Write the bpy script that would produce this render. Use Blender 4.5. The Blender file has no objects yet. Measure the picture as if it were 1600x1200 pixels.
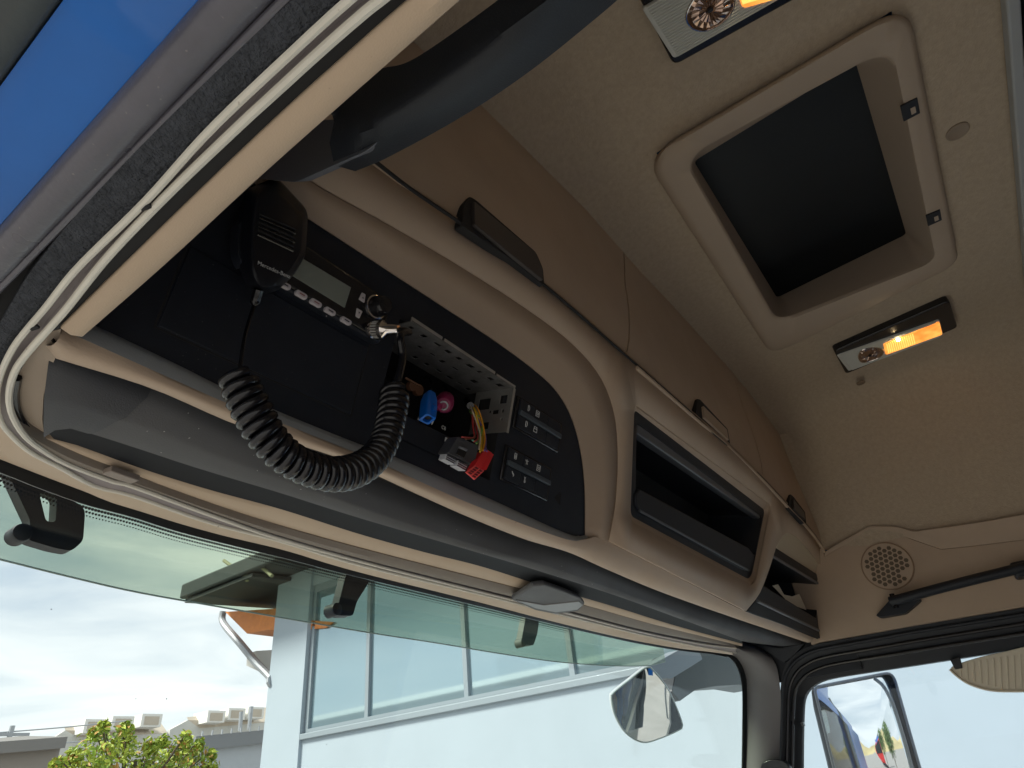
import bpy, bmesh, math, random
from mathutils import Vector, Matrix
from mathutils.geometry import delaunay_2d_cdt
V = Vector
rnd = random.Random(7)
scene = bpy.context.scene
COL = scene.collection

# ------------------------------------------------------------------ camera
# cab axes: +X across the cab (driver door -> passenger door), +Y forward, +Z up; origin at the camera
AX = V((0.58720682, 0.38669717, 0.71109314))     # cab axes seen from the camera (right, down, forward)
AY = V((-0.80387294, 0.38142981, 0.4563985))
AZ = V((-0.09474411, -0.83962884, 0.53483358))
FOC = 993.0
cd = bpy.data.cameras.new('camera')
cam = bpy.data.objects.new('camera', cd)
COL.objects.link(cam)
cd.sensor_width = 36.0
cd.lens = 36.0 * FOC / 1600.0
cd.clip_start = 0.01
cd.clip_end = 3000
cam.matrix_world = Matrix(((AX[0], -AX[1], -AX[2], 0), (AY[0], -AY[1], -AY[2], 0), (AZ[0], -AZ[1], -AZ[2], 0), (0, 0, 0, 1)))
scene.camera = cam
scene.render.resolution_x = 1024
scene.render.resolution_y = 768

# ------------------------------------------------------------------ sky, sun, exposure
SUN_EL, SUN_AZ = math.radians(48), math.radians(308)      # azimuth clockwise from +Y
w = bpy.data.worlds.new('World')
scene.world = w
w.use_nodes = True
nt = w.node_tree
nt.nodes.clear()
def N(t, **k):
    n = nt.nodes.new(t)
    for a, b in k.items():
        setattr(n, a, b)
    return n
sky = N('ShaderNodeTexSky', sky_type='NISHITA', sun_disc=False, sun_elevation=SUN_EL, sun_rotation=SUN_AZ)
sky.air_density = 1.0
sky.dust_density = 1.5
tc = N('ShaderNodeTexCoord')
mp = N('ShaderNodeMapping')
mp.inputs['Scale'].default_value = (1.2, 1.2, 5.5)
mp.inputs['Rotation'].default_value = (0.12, 0.05, 0.5)
no = N('ShaderNodeTexNoise')
no.inputs['Scale'].default_value = 2.2
no.inputs['Detail'].default_value = 7
no.inputs['Roughness'].default_value = 0.52
no.inputs['Distortion'].default_value = 0.6
cr = N('ShaderNodeValToRGB')
cr.color_ramp.elements[0].position = 0.30
cr.color_ramp.elements[0].color = (0.68, 0.68, 0.68, 1)
cr.color_ramp.elements[1].position = 0.58
cr.color_ramp.elements[1].color = (1, 1, 1, 1)
mx = N('ShaderNodeMix', data_type='RGBA')
mx.inputs[7].default_value = (7.0, 7.5, 8.0, 1)          # bright thin overcast
cr2 = N('ShaderNodeValToRGB')
cr2.color_ramp.elements[0].position = 0.32
cr2.color_ramp.elements[0].color = (6.2, 6.8, 7.3, 1)
cr2.color_ramp.elements[1].position = 0.66
cr2.color_ramp.elements[1].color = (9.2, 9.3, 9.3, 1)
bg = N('ShaderNodeBackground')
bg.inputs['Strength'].default_value = 0.062
ow = N('ShaderNodeOutputWorld')
L = nt.links.new
L(tc.outputs['Generated'], mp.inputs['Vector'])
L(mp.outputs['Vector'], no.inputs['Vector'])
L(no.outputs['Fac'], cr.inputs['Fac'])
L(no.outputs['Fac'], cr2.inputs['Fac'])
L(cr.outputs['Color'], mx.inputs[0])
L(sky.outputs['Color'], mx.inputs[6])
L(cr2.outputs['Color'], mx.inputs[7])
L(mx.outputs[2], bg.inputs['Color'])
L(bg.outputs['Background'], ow.inputs['Surface'])
sd = bpy.data.lights.new('sun', 'SUN')
sd.energy = 3.1
sd.angle = math.radians(14)
sd.color = (1.0, 0.94, 0.86)
so = bpy.data.objects.new('sun', sd)
COL.objects.link(so)
sdir = V((math.sin(SUN_AZ) * math.cos(SUN_EL), math.cos(SUN_AZ) * math.cos(SUN_EL), math.sin(SUN_EL)))
so.rotation_euler = sdir.to_track_quat('Z', 'Y').to_euler()
so.location = sdir * 30
scene.view_settings.view_transform = 'Standard'
scene.view_settings.look = 'None'
scene.view_settings.exposure = 1.18
scene.view_settings.gamma = 1.0
scene.view_settings.use_curve_mapping = False

# ------------------------------------------------------------------ survey helpers
def ray(u, v):
    a, b = (u - 800) / FOC, (v - 600) / FOC
    return V((AX[0] * a + AX[1] * b + AX[2], AY[0] * a + AY[1] * b + AY[2], AZ[0] * a + AZ[1] * b + AZ[2]))
def hit(uv, plane):
    d = ray(*uv)
    return d * (plane[0].dot(plane[1]) / d.dot(plane[1]))
def PX(x): return (V((x, 0, 0)), V((1, 0, 0)))
def PY(y): return (V((0, y, 0)), V((0, 1, 0)))
def PZ(z): return (V((0, 0, z)), V((0, 0, 1)))
def hits(pts, plane): return [hit(p, plane) for p in pts]
FP0 = V((0, .43, .295))                                   # console face: lower edge, up direction, normal to the cab
FT = V((0, -.10, .315)).normalized()
FN = V((0, -FT[2], FT[1]))
def FC(off=0.0): return (FP0 + FN * off, FN)
def fp(x, s, off=0.0): return V((x, 0, 0)) + FP0 + FT * s + FN * off
WN = V((0, 1, .16)).normalized()                          # windscreen plane
def wy(x, z): return .78 - (z - .33) * .16 - .105 * abs((x - 1.17) / 1.1) ** 4
def hitw(uv, off=0.0):
    y = .74
    for _ in range(25):
        p = hit(uv, PY(y))
        y = .5 * y + .5 * (wy(min(p.x, 2.4), p.z) - off)
    return hit(uv, PY(y))
def hitsw(pts, off=0.0): return [hitw(p, off) for p in pts]

# ------------------------------------------------------------------ mesh helpers
def sub(a, b): return [p - b for p in a]
ORIG = {}
def thing(name, label, cat, loc, group=None):
    o = bpy.data.objects.new(name, None)
    o.empty_display_size = .05
    COL.objects.link(o)
    o.location = loc
    ORIG[o] = V(loc)
    o['label'] = label
    o['category'] = cat
    if group: o['group'] = group
    return o
def mesh(name, vf, mat, parent=None, smooth=True, bevel=0, seg=2, solid=0, kind=None, angle=35):
    vs, fs = vf
    org = ORIG[parent] if parent else V((0, 0, 0))
    if not parent:
        c = V((0, 0, 0))
        for p in vs: c += p
        org = c / len(vs)
        org.z = min(p.z for p in vs)
    me = bpy.data.meshes.new(name)
    me.from_pydata([tuple(p - org) for p in vs], [], fs)
    bm = bmesh.new()
    bm.from_mesh(me)
    bmesh.ops.recalc_face_normals(bm, faces=bm.faces)
    bm.to_mesh(me)
    bm.free()
    if smooth:
        for p in me.polygons: p.use_smooth = True
        me.set_sharp_from_angle(angle=math.radians(angle))
    me.materials.append(mat)
    o = bpy.data.objects.new(name, me)
    COL.objects.link(o)
    if parent:
        o.parent = parent
    else:
        o.location = org
    ORIG[o] = org
    if solid:
        m = o.modifiers.new('solid', 'SOLIDIFY')
        m.thickness = abs(solid)
        m.offset = -1 if solid > 0 else 1
    if bevel:
        m = o.modifiers.new('bevel', 'BEVEL')
        m.width = bevel
        m.segments = seg
        m.limit_method = 'ANGLE'
        m.angle_limit = math.radians(40)
    if kind: o['kind'] = kind
    return o
def tag(o, label, cat, group=None):
    o['label'] = label
    o['category'] = cat
    if group: o['group'] = group
    return o
def struct(name, vf, mat, parent=None, **k):
    return mesh(name, vf, mat, parent, kind='structure', **k)
def merge(parts):
    vs, fs = [], []
    for a, b in parts:
        n = len(vs)
        vs += a
        fs += [tuple(i + n for i in f) for f in b]
    return vs, fs
def resample(pts, n, closed=False):
    p = list(pts) + ([pts[0]] if closed else [])
    d = [0.0]
    for a, b in zip(p, p[1:]): d.append(d[-1] + (b - a).length)
    out, j = [], 0
    m = n if closed else n - 1
    for i in range(n):
        t = d[-1] * i / m
        while j < len(d) - 2 and d[j + 1] < t: j += 1
        seg = d[j + 1] - d[j]
        f = (t - d[j]) / seg if seg > 1e-12 else 0
        out.append(p[j].lerp(p[j + 1], min(max(f, 0), 1)))
    return out
def spl(pts, n, closed=False):
    k = len(pts)
    g = []
    for i in range(k if closed else k - 1):
        if closed:
            a, b, c, e = pts[i - 1], pts[i], pts[(i + 1) % k], pts[(i + 2) % k]
        else:
            b, c = pts[i], pts[i + 1]
            a = pts[i - 1] if i else b * 2 - c
            e = pts[i + 2] if i + 2 < k else c * 2 - b
        for s in range(16):
            t = s / 16
            g.append(.5 * ((2 * b) + (c - a) * t + (2 * a - 5 * b + 4 * c - e) * t * t + (3 * b - a - 3 * c + e) * t ** 3))
    if not closed: g.append(pts[-1].copy())
    return resample(g, n, closed)
def loft(cs, cu=False, cv=False):
    n, m = len(cs[0]), len(cs)
    vs = [p for c in cs for p in c]
    fs = []
    for j in range(m if cv else m - 1):
        for i in range(n if cu else n - 1):
            a, b = j * n + i, j * n + (i + 1) % n
            c, d = ((j + 1) % m) * n + (i + 1) % n, ((j + 1) % m) * n + i
            fs.append((a, b, c, d))
    return vs, fs
def slab(cs, dv):
    """closed body from a loft of open curves pushed by dv"""
    n, m = len(cs[0]), len(cs)
    vs, fs = loft(cs)
    k = len(vs)
    vs2 = [p + dv for p in vs]
    f2 = [tuple(i + k for i in reversed(f)) for f in fs]
    edge = [i for i in range(n)] + [j * n + n - 1 for j in range(1, m)] + [(m - 1) * n + i for i in range(n - 2, -1, -1)] + [j * n for j in range(m - 2, 0, -1)]
    sd_ = [(edge[i], edge[(i + 1) % len(edge)], edge[(i + 1) % len(edge)] + k, edge[i] + k) for i in range(len(edge))]
    return vs + vs2, fs + f2 + sd_
def prism(pts, dv):
    n = len(pts)
    vs = list(pts) + [p + dv for p in pts]
    return vs, [tuple(range(n)), tuple(range(2 * n - 1, n - 1, -1))] + [(i, (i + 1) % n, n + (i + 1) % n, n + i) for i in range(n)]
def fillet(pts, r, seg=5):
    out, k = [], len(pts)
    for i in range(k):
        a, b, c = pts[i - 1], pts[i], pts[(i + 1) % k]
        rr = r[i] if isinstance(r, (list, tuple)) else r
        l1, l2 = (a - b).length, (c - b).length
        rr = min(rr, l1 * .48, l2 * .48)
        p, q = b + (a - b).normalized() * rr, b + (c - b).normalized() * rr
        for s in range(seg + 1):
            t = s / seg
            out.append(p * (1 - t) ** 2 + b * (2 * t * (1 - t)) + q * t * t)
    return out
def ring(a, b): return loft([a, b], cu=True)
def tube(path, r, seg=8, closed=False):
    n = len(path)
    vs, fs = [], []
    up = None
    for i, p in enumerate(path):
        a = path[i - 1] if (i or closed) else p
        b = path[(i + 1) % n] if (i < n - 1 or closed) else p
        t = (b - a).normalized()
        if up is None:
            up = t.orthogonal().normalized()
        else:
            up = (up - t * up.dot(t))
            up = up.normalized() if up.length > 1e-9 else t.orthogonal().normalized()
        s = t.cross(up)
        rr = r[i] if isinstance(r, (list, tuple)) else r
        for k in range(seg):
            th = 2 * math.pi * k / seg
            vs.append(p + up * (rr * math.cos(th)) + s * (rr * math.sin(th)))
    for i in range(n if closed else n - 1):
        for k in range(seg):
            j = (i + 1) % n
            fs.append((i * seg + k, i * seg + (k + 1) % seg, j * seg + (k + 1) % seg, j * seg + k))
    if not closed:
        fs.append(tuple(range(seg - 1, -1, -1)))
        fs.append(tuple((n - 1) * seg + k for k in range(seg)))
    return vs, fs
def obox(c, ax, ay, az):
    """box by centre and three half-extent vectors"""
    vs = [c + ax * i + ay * j + az * k for k in (-1, 1) for j in (-1, 1) for i in (-1, 1)]
    return vs, [(0, 1, 3, 2), (4, 6, 7, 5), (0, 4, 5, 1), (2, 3, 7, 6), (0, 2, 6, 4), (1, 5, 7, 3)]
def bx(x0, x1, y0, y1, z0, z1):
    return obox(V(((x0 + x1) / 2, (y0 + y1) / 2, (z0 + z1) / 2)), V(((x1 - x0) / 2, 0, 0)), V((0, (y1 - y0) / 2, 0)), V((0, 0, (z1 - z0) / 2)))
def fbox(x0, x1, s0, s1, o0, o1):
    return obox(fp((x0 + x1) / 2, (s0 + s1) / 2, (o0 + o1) / 2), V(((x1 - x0) / 2, 0, 0)), FT * ((s1 - s0) / 2), FN * ((o1 - o0) / 2))
def disc(c, n, r, h, seg=24, r2=None):
    u = n.orthogonal().normalized()
    s = n.cross(u)
    a = [c + (u * math.cos(2 * math.pi * k / seg) + s * math.sin(2 * math.pi * k / seg)) * r for k in range(seg)]
    b = [c + n * h + (u * math.cos(2 * math.pi * k / seg) + s * math.sin(2 * math.pi * k / seg)) * (r2 or r) for k in range(seg)]
    return a + b, [tuple(range(seg - 1, -1, -1)), tuple(range(seg, 2 * seg))] + [(k, (k + 1) % seg, seg + (k + 1) % seg, seg + k) for k in range(seg)]
def lathe(c, n, prof, seg=20):
    u = n.orthogonal().normalized()
    s = n.cross(u)
    cs = [[c + n * h + (u * math.cos(2 * math.pi * k / seg) + s * math.sin(2 * math.pi * k / seg)) * r for k in range(seg)] for r, h in prof]
    vs, fs = loft(cs, cu=True)
    m = len(cs)
    return vs, fs + [tuple(range(seg - 1, -1, -1)), tuple(range((m - 1) * seg, m * seg))]
def cdt(outer, holes, org, eu, ev):
    """flat face with holes, triangulated in its plane"""
    loops = [outer] + holes
    co, loop_idx = [], []
    for lp in loops:
        s = len(co)
        co += [V(((p - org).dot(eu), (p - org).dot(ev))) for p in lp]
        loop_idx.append(list(range(s, s + len(lp))))
    ed = [(l[i], l[(i + 1) % len(l)]) for l in loop_idx for i in range(len(l))]
    r = delaunay_2d_cdt(co, ed, [], 0, 1e-6)
    def inside(p, lp):
        c, n = False, len(lp)
        for i in range(n):
            a, b = co[lp[i]], co[lp[i - 1]]
            if (a.y > p.y) != (b.y > p.y) and p.x < (b.x - a.x) * (p.y - a.y) / (b.y - a.y) + a.x: c = not c
        return c
    fs = []
    for f in r[2]:
        m = sum((r[0][i] for i in f), V((0, 0))) / len(f)
        if inside(m, loop_idx[0]) and not any(inside(m, h) for h in loop_idx[1:]): fs.append(tuple(f))
    base = (outer[0] - org).dot(eu.cross(ev))
    return [org + eu * p.x + ev * p.y + eu.cross(ev) * base for p in r[0]], fs

# ------------------------------------------------------------------ materials
def mat(name, col, rough=.5, bump=0, scale=400, spec=.5, metal=0, var=0, vscale=4, coat=0, detail=3, dist=.001):
    m = bpy.data.materials.new(name)
    m.use_nodes = True
    t = m.node_tree
    b = t.nodes['Principled BSDF']
    b.inputs['Base Color'].default_value = (*col, 1)
    b.inputs['Roughness'].default_value = rough
    b.inputs['Specular IOR Level'].default_value = spec
    b.inputs['Metallic'].default_value = metal
    b.inputs['Coat Weight'].default_value = coat
    b.inputs['Coat Roughness'].default_value = .04
    co = t.nodes.new('ShaderNodeTexCoord')
    if bump:
        n = t.nodes.new('ShaderNodeTexNoise')
        n.inputs['Scale'].default_value = scale
        n.inputs['Detail'].default_value = detail
        bp = t.nodes.new('ShaderNodeBump')
        bp.inputs['Strength'].default_value = bump
        bp.inputs['Distance'].default_value = dist
        t.links.new(co.outputs['Object'], n.inputs['Vector'])
        t.links.new(n.outputs['Fac'], bp.inputs['Height'])
        t.links.new(bp.outputs['Normal'], b.inputs['Normal'])
    if var:
        n = t.nodes.new('ShaderNodeTexNoise')
        n.inputs['Scale'].default_value = vscale
        n.inputs['Detail'].default_value = 6
        n.inputs['Roughness'].default_value = .65
        r = t.nodes.new('ShaderNodeValToRGB')
        r.color_ramp.elements[0].position = .3
        r.color_ramp.elements[1].position = .7
        r.color_ramp.elements[0].color = (*[c * (1 - var) for c in col], 1)
        r.color_ramp.elements[1].color = (*[min(1, c * (1 + var)) for c in col], 1)
        t.links.new(co.outputs['Object'], n.inputs['Vector'])
        t.links.new(n.outputs['Fac'], r.inputs['Fac'])
        t.links.new(r.outputs['Color'], b.inputs['Base Color'])
    return m
def dusty(m, col=(.35, .34, .32), scale=160, thr=.74):
    t = m.node_tree
    b = t.nodes['Principled BSDF']
    old = b.inputs['Base Color'].links[0].from_socket if b.inputs['Base Color'].links else None
    co = t.nodes.new('ShaderNodeTexCoord')
    n = t.nodes.new('ShaderNodeTexNoise')
    n.inputs['Scale'].default_value = scale
    n.inputs['Detail'].default_value = 1
    n2 = t.nodes.new('ShaderNodeTexNoise')
    n2.inputs['Scale'].default_value = 7
    n2.inputs['Detail'].default_value = 4
    r = t.nodes.new('ShaderNodeMapRange')
    r.inputs['From Min'].default_value = thr
    r.inputs['From Max'].default_value = thr + .05
    rr = t.nodes.new('ShaderNodeMapRange')
    rr.inputs['From Min'].default_value = .3
    rr.inputs['From Max'].default_value = .75
    rr.inputs['To Min'].default_value = b.inputs['Roughness'].default_value - .08
    rr.inputs['To Max'].default_value = b.inputs['Roughness'].default_value + .14
    mxx = t.nodes.new('ShaderNodeMix')
    mxx.data_type = 'RGBA'
    mxx.inputs[6].default_value = b.inputs['Base Color'].default_value
    mxx.inputs[7].default_value = (*col, 1)
    L_ = t.links.new
    L_(co.outputs['Object'], n.inputs['Vector'])
    L_(co.outputs['Object'], n2.inputs['Vector'])
    L_(n.outputs['Fac'], r.inputs['Value'])
    L_(n2.outputs['Fac'], rr.inputs['Value'])
    L_(rr.outputs['Result'], b.inputs['Roughness'])
    if old: L_(old, mxx.inputs[6])
    L_(r.outputs['Result'], mxx.inputs[0])
    L_(mxx.outputs[2], b.inputs['Base Color'])
def glass(name, tint, refl=.06, rough=.0):
    m = bpy.data.materials.new(name)
    m.use_nodes = True
    t = m.node_tree
    t.nodes.clear()
    tr = t.nodes.new('ShaderNodeBsdfTransparent')
    tr.inputs['Color'].default_value = (*tint, 1)
    gl = t.nodes.new('ShaderNodeBsdfGlossy')
    gl.inputs['Roughness'].default_value = rough
    lw = t.nodes.new('ShaderNodeLayerWeight')
    lw.inputs['Blend'].default_value = .5
    pw_ = t.nodes.new('ShaderNodeMath')
    pw_.operation = 'POWER'
    pw_.inputs[1].default_value = 5
    fr = t.nodes.new('ShaderNodeMapRange')
    fr.inputs['To Min'].default_value = refl
    fr.inputs['To Max'].default_value = .9
    t.links.new(lw.outputs['Facing'], pw_.inputs[0])
    t.links.new(pw_.outputs[0], fr.inputs['Value'])
    mxs = t.nodes.new('ShaderNodeMixShader')
    out = t.nodes.new('ShaderNodeOutputMaterial')
    t.links.new(fr.outputs['Result'], mxs.inputs[0])
    t.links.new(tr.outputs[0], mxs.inputs[1])
    t.links.new(gl.outputs[0], mxs.inputs[2])
    t.links.new(mxs.outputs[0], out.inputs['Surface'])
    return m
def emit(name, col, st, base=(.8, .4, .1), scale=0):
    m = mat(name, base, .2)
    b = m.node_tree.nodes['Principled BSDF']
    b.inputs['Emission Color'].default_value = (*col, 1)
    b.inputs['Emission Strength'].default_value = st
    return m
BEIGE = (.435, .335, .25)
M_beige = mat('beige_plastic', BEIGE, .55, .25, 900, .35, var=.05, vscale=6)
M_beige2 = mat('beige_header', (.48, .37, .265), .55, .2, 900, .35, var=.05)
M_fabric = mat('headliner_fabric', (.425, .35, .265), .95, .55, 300, .1, var=.09, vscale=105, detail=5, dist=.002)
M_frame = mat('hatch_plastic', (.40, .325, .255), .6, .3, 800, .3, var=.04)
M_black = mat('black_plastic', (.015, .018, .025), .45, .35, 1100, .25, var=.12, vscale=30)
M_dark = mat('soft_dark_plastic', (.015, .018, .024), .48, .3, 900, .35, var=.1)
M_grey = mat('grey_plastic', (.082, .083, .087), .55, .3, 900, .4, var=.06, vscale=12)
M_gap = mat('joint_shadow_rubber', (.012, .012, .013), .8)
M_gloss = mat('gloss_black', (.012, .012, .014), .22, 0, spec=.5)
M_cord = mat('cord_rubber', (.006, .006, .008), .25, .1, 300, .5)
M_rubber = mat('seal_rubber', (.10, .098, .118), .30, .25, 300, .5, var=.15, vscale=14)
M_fuzz = mat('flocked_strip', (.06, .065, .075), .95, 1.0, 420, .1, var=.25, vscale=160, dist=.004)
M_cream = mat('cream_flange', (.66, .63, .55), .4, .1, 300, .4, var=.06, vscale=40)
M_mauve = mat('flange_channel', (.30, .27, .27), .5, .1, 300, .4, var=.1)
M_blue = mat('blue_paint', (.010, .14, .52), .3, .03, 20, .3, coat=.25, var=.15, vscale=3, dist=.003)
M_fair = mat('grey_fairing', (.06, .07, .072), .55, .2, 300, .4, var=.1)
M_metal = mat('zinc_plate', (.55, .55, .53), .42, .1, 200, metal=.85, var=.1, vscale=40)
M_chrome = mat('chrome', (.75, .70, .66), .12, metal=1)
M_lcd = mat('grey_display', (.20, .225, .20), .3, spec=.5)
M_btn = mat('button_white', (.50, .47, .49), .5)
M_icon = mat('icon_print', (.55, .56, .56), .6)
M_red = mat('red_connector', (.80, .02, .03), .4, .05, 300)
M_red2 = mat('red_connector_face', (.85, .10, .09), .5)
M_cblue = mat('blue_connector', (.0, .14, .62), .4)
M_pink = mat('magenta_connector', (.24, .012, .075), .45)
M_smoke = mat('smoked_connector', (.05, .053, .06), .3, spec=.6)
M_pin = mat('grey_terminal', (.45, .47, .5), .5)
M_lens = mat('clear_lens_ribs', (.55, .56, .52), .25, spec=.6)
M_lit = emit('lit_lens', (1.0, .34, .05), .6, (.5, .2, .05))
M_lit2 = emit('lit_ribs', (1.0, .46, .10), .75, (.5, .25, .08))
b_ = M_lit.node_tree.nodes['Principled BSDF']
n_ = M_lit.node_tree.nodes.new('ShaderNodeTexNoise')
n_.inputs['Scale'].default_value = 28
r_ = M_lit.node_tree.nodes.new('ShaderNodeValToRGB')
r_.color_ramp.elements[0].position = .35
r_.color_ramp.elements[0].color = (.9, .22, .03, 1)
r_.color_ramp.elements[1].position = .65
r_.color_ramp.elements[1].color = (1.0, .42, .08, 1)
c_ = M_lit.node_tree.nodes.new('ShaderNodeTexCoord')
M_lit.node_tree.links.new(c_.outputs['Object'], n_.inputs['Vector'])
M_lit.node_tree.links.new(n_.outputs['Fac'], r_.inputs['Fac'])
M_lit.node_tree.links.new(r_.outputs['Color'], b_.inputs['Emission Color'])
M_bulb = emit('bulb', (1.0, .72, .38), 60.0)
M_refl = mat('bronze_reflector', (.42, .30, .24), .12, metal=.95)
M_panel = mat('tinted_hatch_panel', (.005, .007, .009), .35, .06, 500, .22, var=.3, vscale=3)
M_paper = mat('paper', (.62, .58, .48), .8)
M_wind = glass('windscreen_glass', (.93, .96, .95), .025)
M_side = glass('side_glass', (.90, .94, .96), .025)
M_visor = glass('green_acrylic', (.74, .795, .715), .05, .02)
M_mirror = mat('mirror_silver', (.85, .88, .88), .02, metal=1)
M_frit = mat('ceramic_frit', (.008, .012, .016), .35)
M_wall = mat('white_render', (.39, .46, .51), .8, .3, 60, .2, var=.03, vscale=1.5)
M_bframe = mat('window_frame_grey', (.25, .30, .33), .5)
M_bglass = mat('building_glass', (.32, .44, .49), .03, spec=1.0, metal=.55)
M_wood = mat('orange_wood', (.62, .22, .05), .6, .2, 30, var=.15, vscale=8)
M_roof = mat('roof_dark', (.055, .06, .066), .6, .2, 20, var=.1)
M_zinc = mat('drainpipe_zinc', (.38, .40, .42), .45, metal=.3, var=.1)
M_conc = mat('concrete', (.28, .27, .255), .9, .4, 12, .2, var=.12, vscale=1.2)
M_wh = mat('warehouse_wall', (.55, .55, .52), .8, var=.06, vscale=.3)
M_whroof = mat('warehouse_roof', (.50, .44, .36), .8, var=.1, vscale=.5)
M_leaf = mat('leaf', (.42, .50, .06), .55, var=.35, vscale=2.2)
M_leaf2 = mat('leaf_red_tip', (.45, .26, .05), .55, var=.3, vscale=3)
M_bark = mat('bark', (.12, .09, .06), .9, .5, 30)
M_floor = mat('cab_floor', (.09, .08, .07), .9, .3, 60)
M_dash = mat('dashboard', (.55, .50, .43), .6, .3, 300)
M_trim = mat('rear_lining', (.30, .24, .19), .9, .3, 100)
M_strip = mat('rail_grey', (.34, .36, .37), .45, .1, 300)
M_shade = mat('ribbed_cream_shade', (.66, .60, .48), .6)
M_curb = mat('asphalt', (.07, .07, .072), .9, .4, 30, var=.2)
M_hill = mat('dry_field', (.40, .33, .16), .9, var=.3, vscale=.02)
M_truckred = mat('red_paint', (.55, .03, .03), .35, coat=.5)
M_win = mat('dark_glass', (.02, .025, .03), .1)

dusty(M_black, (.07, .07, .07), 420, .75)
dusty(M_grey, (.40, .39, .38), 330, .77)
dusty(M_beige, (.30, .22, .15), 240, .78)
dusty(M_beige2, (.26, .2, .14), 240, .77)
dusty(M_rubber, (.17, .16, .165), 330, .72)
dusty(M_cream, (.30, .25, .19), 180, .76)
# ================================================================== SETTING
def ground():
    s = 1500
    return [V((-s, -s, -2.35)), V((s, -s, -2.35)), V((s, s, -2.35)), V((-s, s, -2.35))], [(0, 1, 2, 3)]
g = struct('ground', ground(), M_conc)

# headliner: flat roof lining that rolls down into the passenger side wall
CZ = 1.0
F1 = [(724, 140), (766, 175), (815, 227), (885, 297), (948, 360), (990, 413), (1060, 487), (1125, 560), (1158, 597), (1192, 643), (1217, 677)]
F1w = hits(F1, PY(.33))
F1b = [(1233, 700, 2.19), (1250, 727, 2.215), (1275, 785, 2.24), (1287, 858, 2.25)]
front = [V((.122, .33, .30)), V((.125, .33, .42)), V((.15, .33, .62)), V((.25, .33, .79)), V((.36, .33, .88))] + F1w + [hit((u, v), PX(x)) for u, v, x in F1b]
side = [V((.112, 0, .30)), V((.118, 0, .42)), V((.14, 0, .66)), V((.22, 0, .82)), V((.36, 0, .92)), V((.50, 0, .98)), V((.62, 0, CZ))]
HX0, HX1, HY0, HY1 = .86, 1.63, -.255, .165            # hole behind the roof hatch
side += [V((x, 0, CZ)) for x in (.75, HX0, 1.1, 1.28, 1.45, HX1, 1.75, 1.9, 2.0)] + [V((2.08, 0, .985)), V((2.125, 0, .95)), V((2.165, 0, .88)), V((2.20, 0, .76)), V((2.232, 0, .64)), V((2.25, 0, .53)), V((2.268, 0, .30))]
ns = len(side)
fr = resample(front, 90)
def at_param(poly, x):
    if x <= poly[0].x: return poly[0].copy()
    for a, b in zip(poly, poly[1:]):
        if a.x <= x <= b.x and b.x > a.x: return a.lerp(b, (x - a.x) / (b.x - a.x))
    return poly[-1]
fsec = []
for i, p in enumerate(side):
    fsec.append(at_param(front, p.x) if p.x < 2.1 else None)
tail = resample([at_param(front, 2.1)] + [p for p in front if p.x > 2.1], sum(1 for q in fsec if q is None))
k = 0
for i in range(ns):
    if fsec[i] is None:
        fsec[i] = tail[k]; k += 1
YS = [.33, .315, .295, .27, .24, .20, HY1, .08, 0, -.1, HY0, -.3, -.5, -.8, -1.4]
rows = []
for y in YS:
    t = min(max((.33 - y) / .13, 0), 1)
    t = t * t * (3 - 2 * t)
    rows.append([V((fsec[i].lerp(side[i], t).x, y, fsec[i].lerp(side[i], t).z)) for i in range(ns)])
vs, fs = loft(rows)
keep = []
for f in fs:
    c = sum((vs[i] for i in f), V((0, 0, 0))) / 4
    if HX0 < c.x < HX1 and HY0 < c.y < HY1 and c.z > .9: continue
    keep.append(f)
struct('ceiling', (vs, keep), M_fabric, solid=0, angle=60)

# passenger side wall (lower panel with speaker), cab rear wall, floor, dashboard
pw = [V((2.25, y, z)) for y, z in ((.45, .275), (.45, .56), (.33, .56), (-.2, .51), (-1.4, .40), (-1.4, .275))]
pw = hits([(1280, 1004)], PX(2.25)) + [V((2.25, .46, .284)), V((2.25, .46, .56)), V((2.25, .33, .56))] + hits([(1289, 868), (1318, 851), (1359, 829), (1400, 831), (1427, 842), (1470, 857), (1520, 852), (1600, 842)], PX(2.25)) + [V((2.25, -1.4, .36)), V((2.25, -1.4, .258))]
struct('wall', prism(pw, V((.03, 0, 0))), M_beige, bevel=.004)
# step above the lower panel, behind the speaker bulge
st = hits([(1289, 862), (1318, 845), (1359, 822), (1400, 823), (1427, 831), (1470, 825), (1540, 815), (1600, 804)], PX(2.235)) + [V((2.235, -1.4, .47)), V((2.25, -1.4, .36))] + hits([(1600, 843), (1520, 853), (1470, 858), (1427, 843), (1400, 832), (1359, 830), (1318, 852), (1289, 869)], PX(2.249))
struct('wall_shelf', (st, [tuple(range(len(st)))]), M_beige)
struct('rear_wall', bx(.15, 2.28, -1.46, -1.40, -1.5, 1.05), M_trim)
struct('cab_floor', bx(.08, 2.3, -1.4, 1.0, -1.5, -1.42), M_floor)
struct('dashboard', merge([bx(.12, 2.28, .42, .9, -1.0, -.72), bx(.12, 2.28, .62, .92, -1.42, -1.0)]), M_dash, bevel=.05, seg=3)

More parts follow.
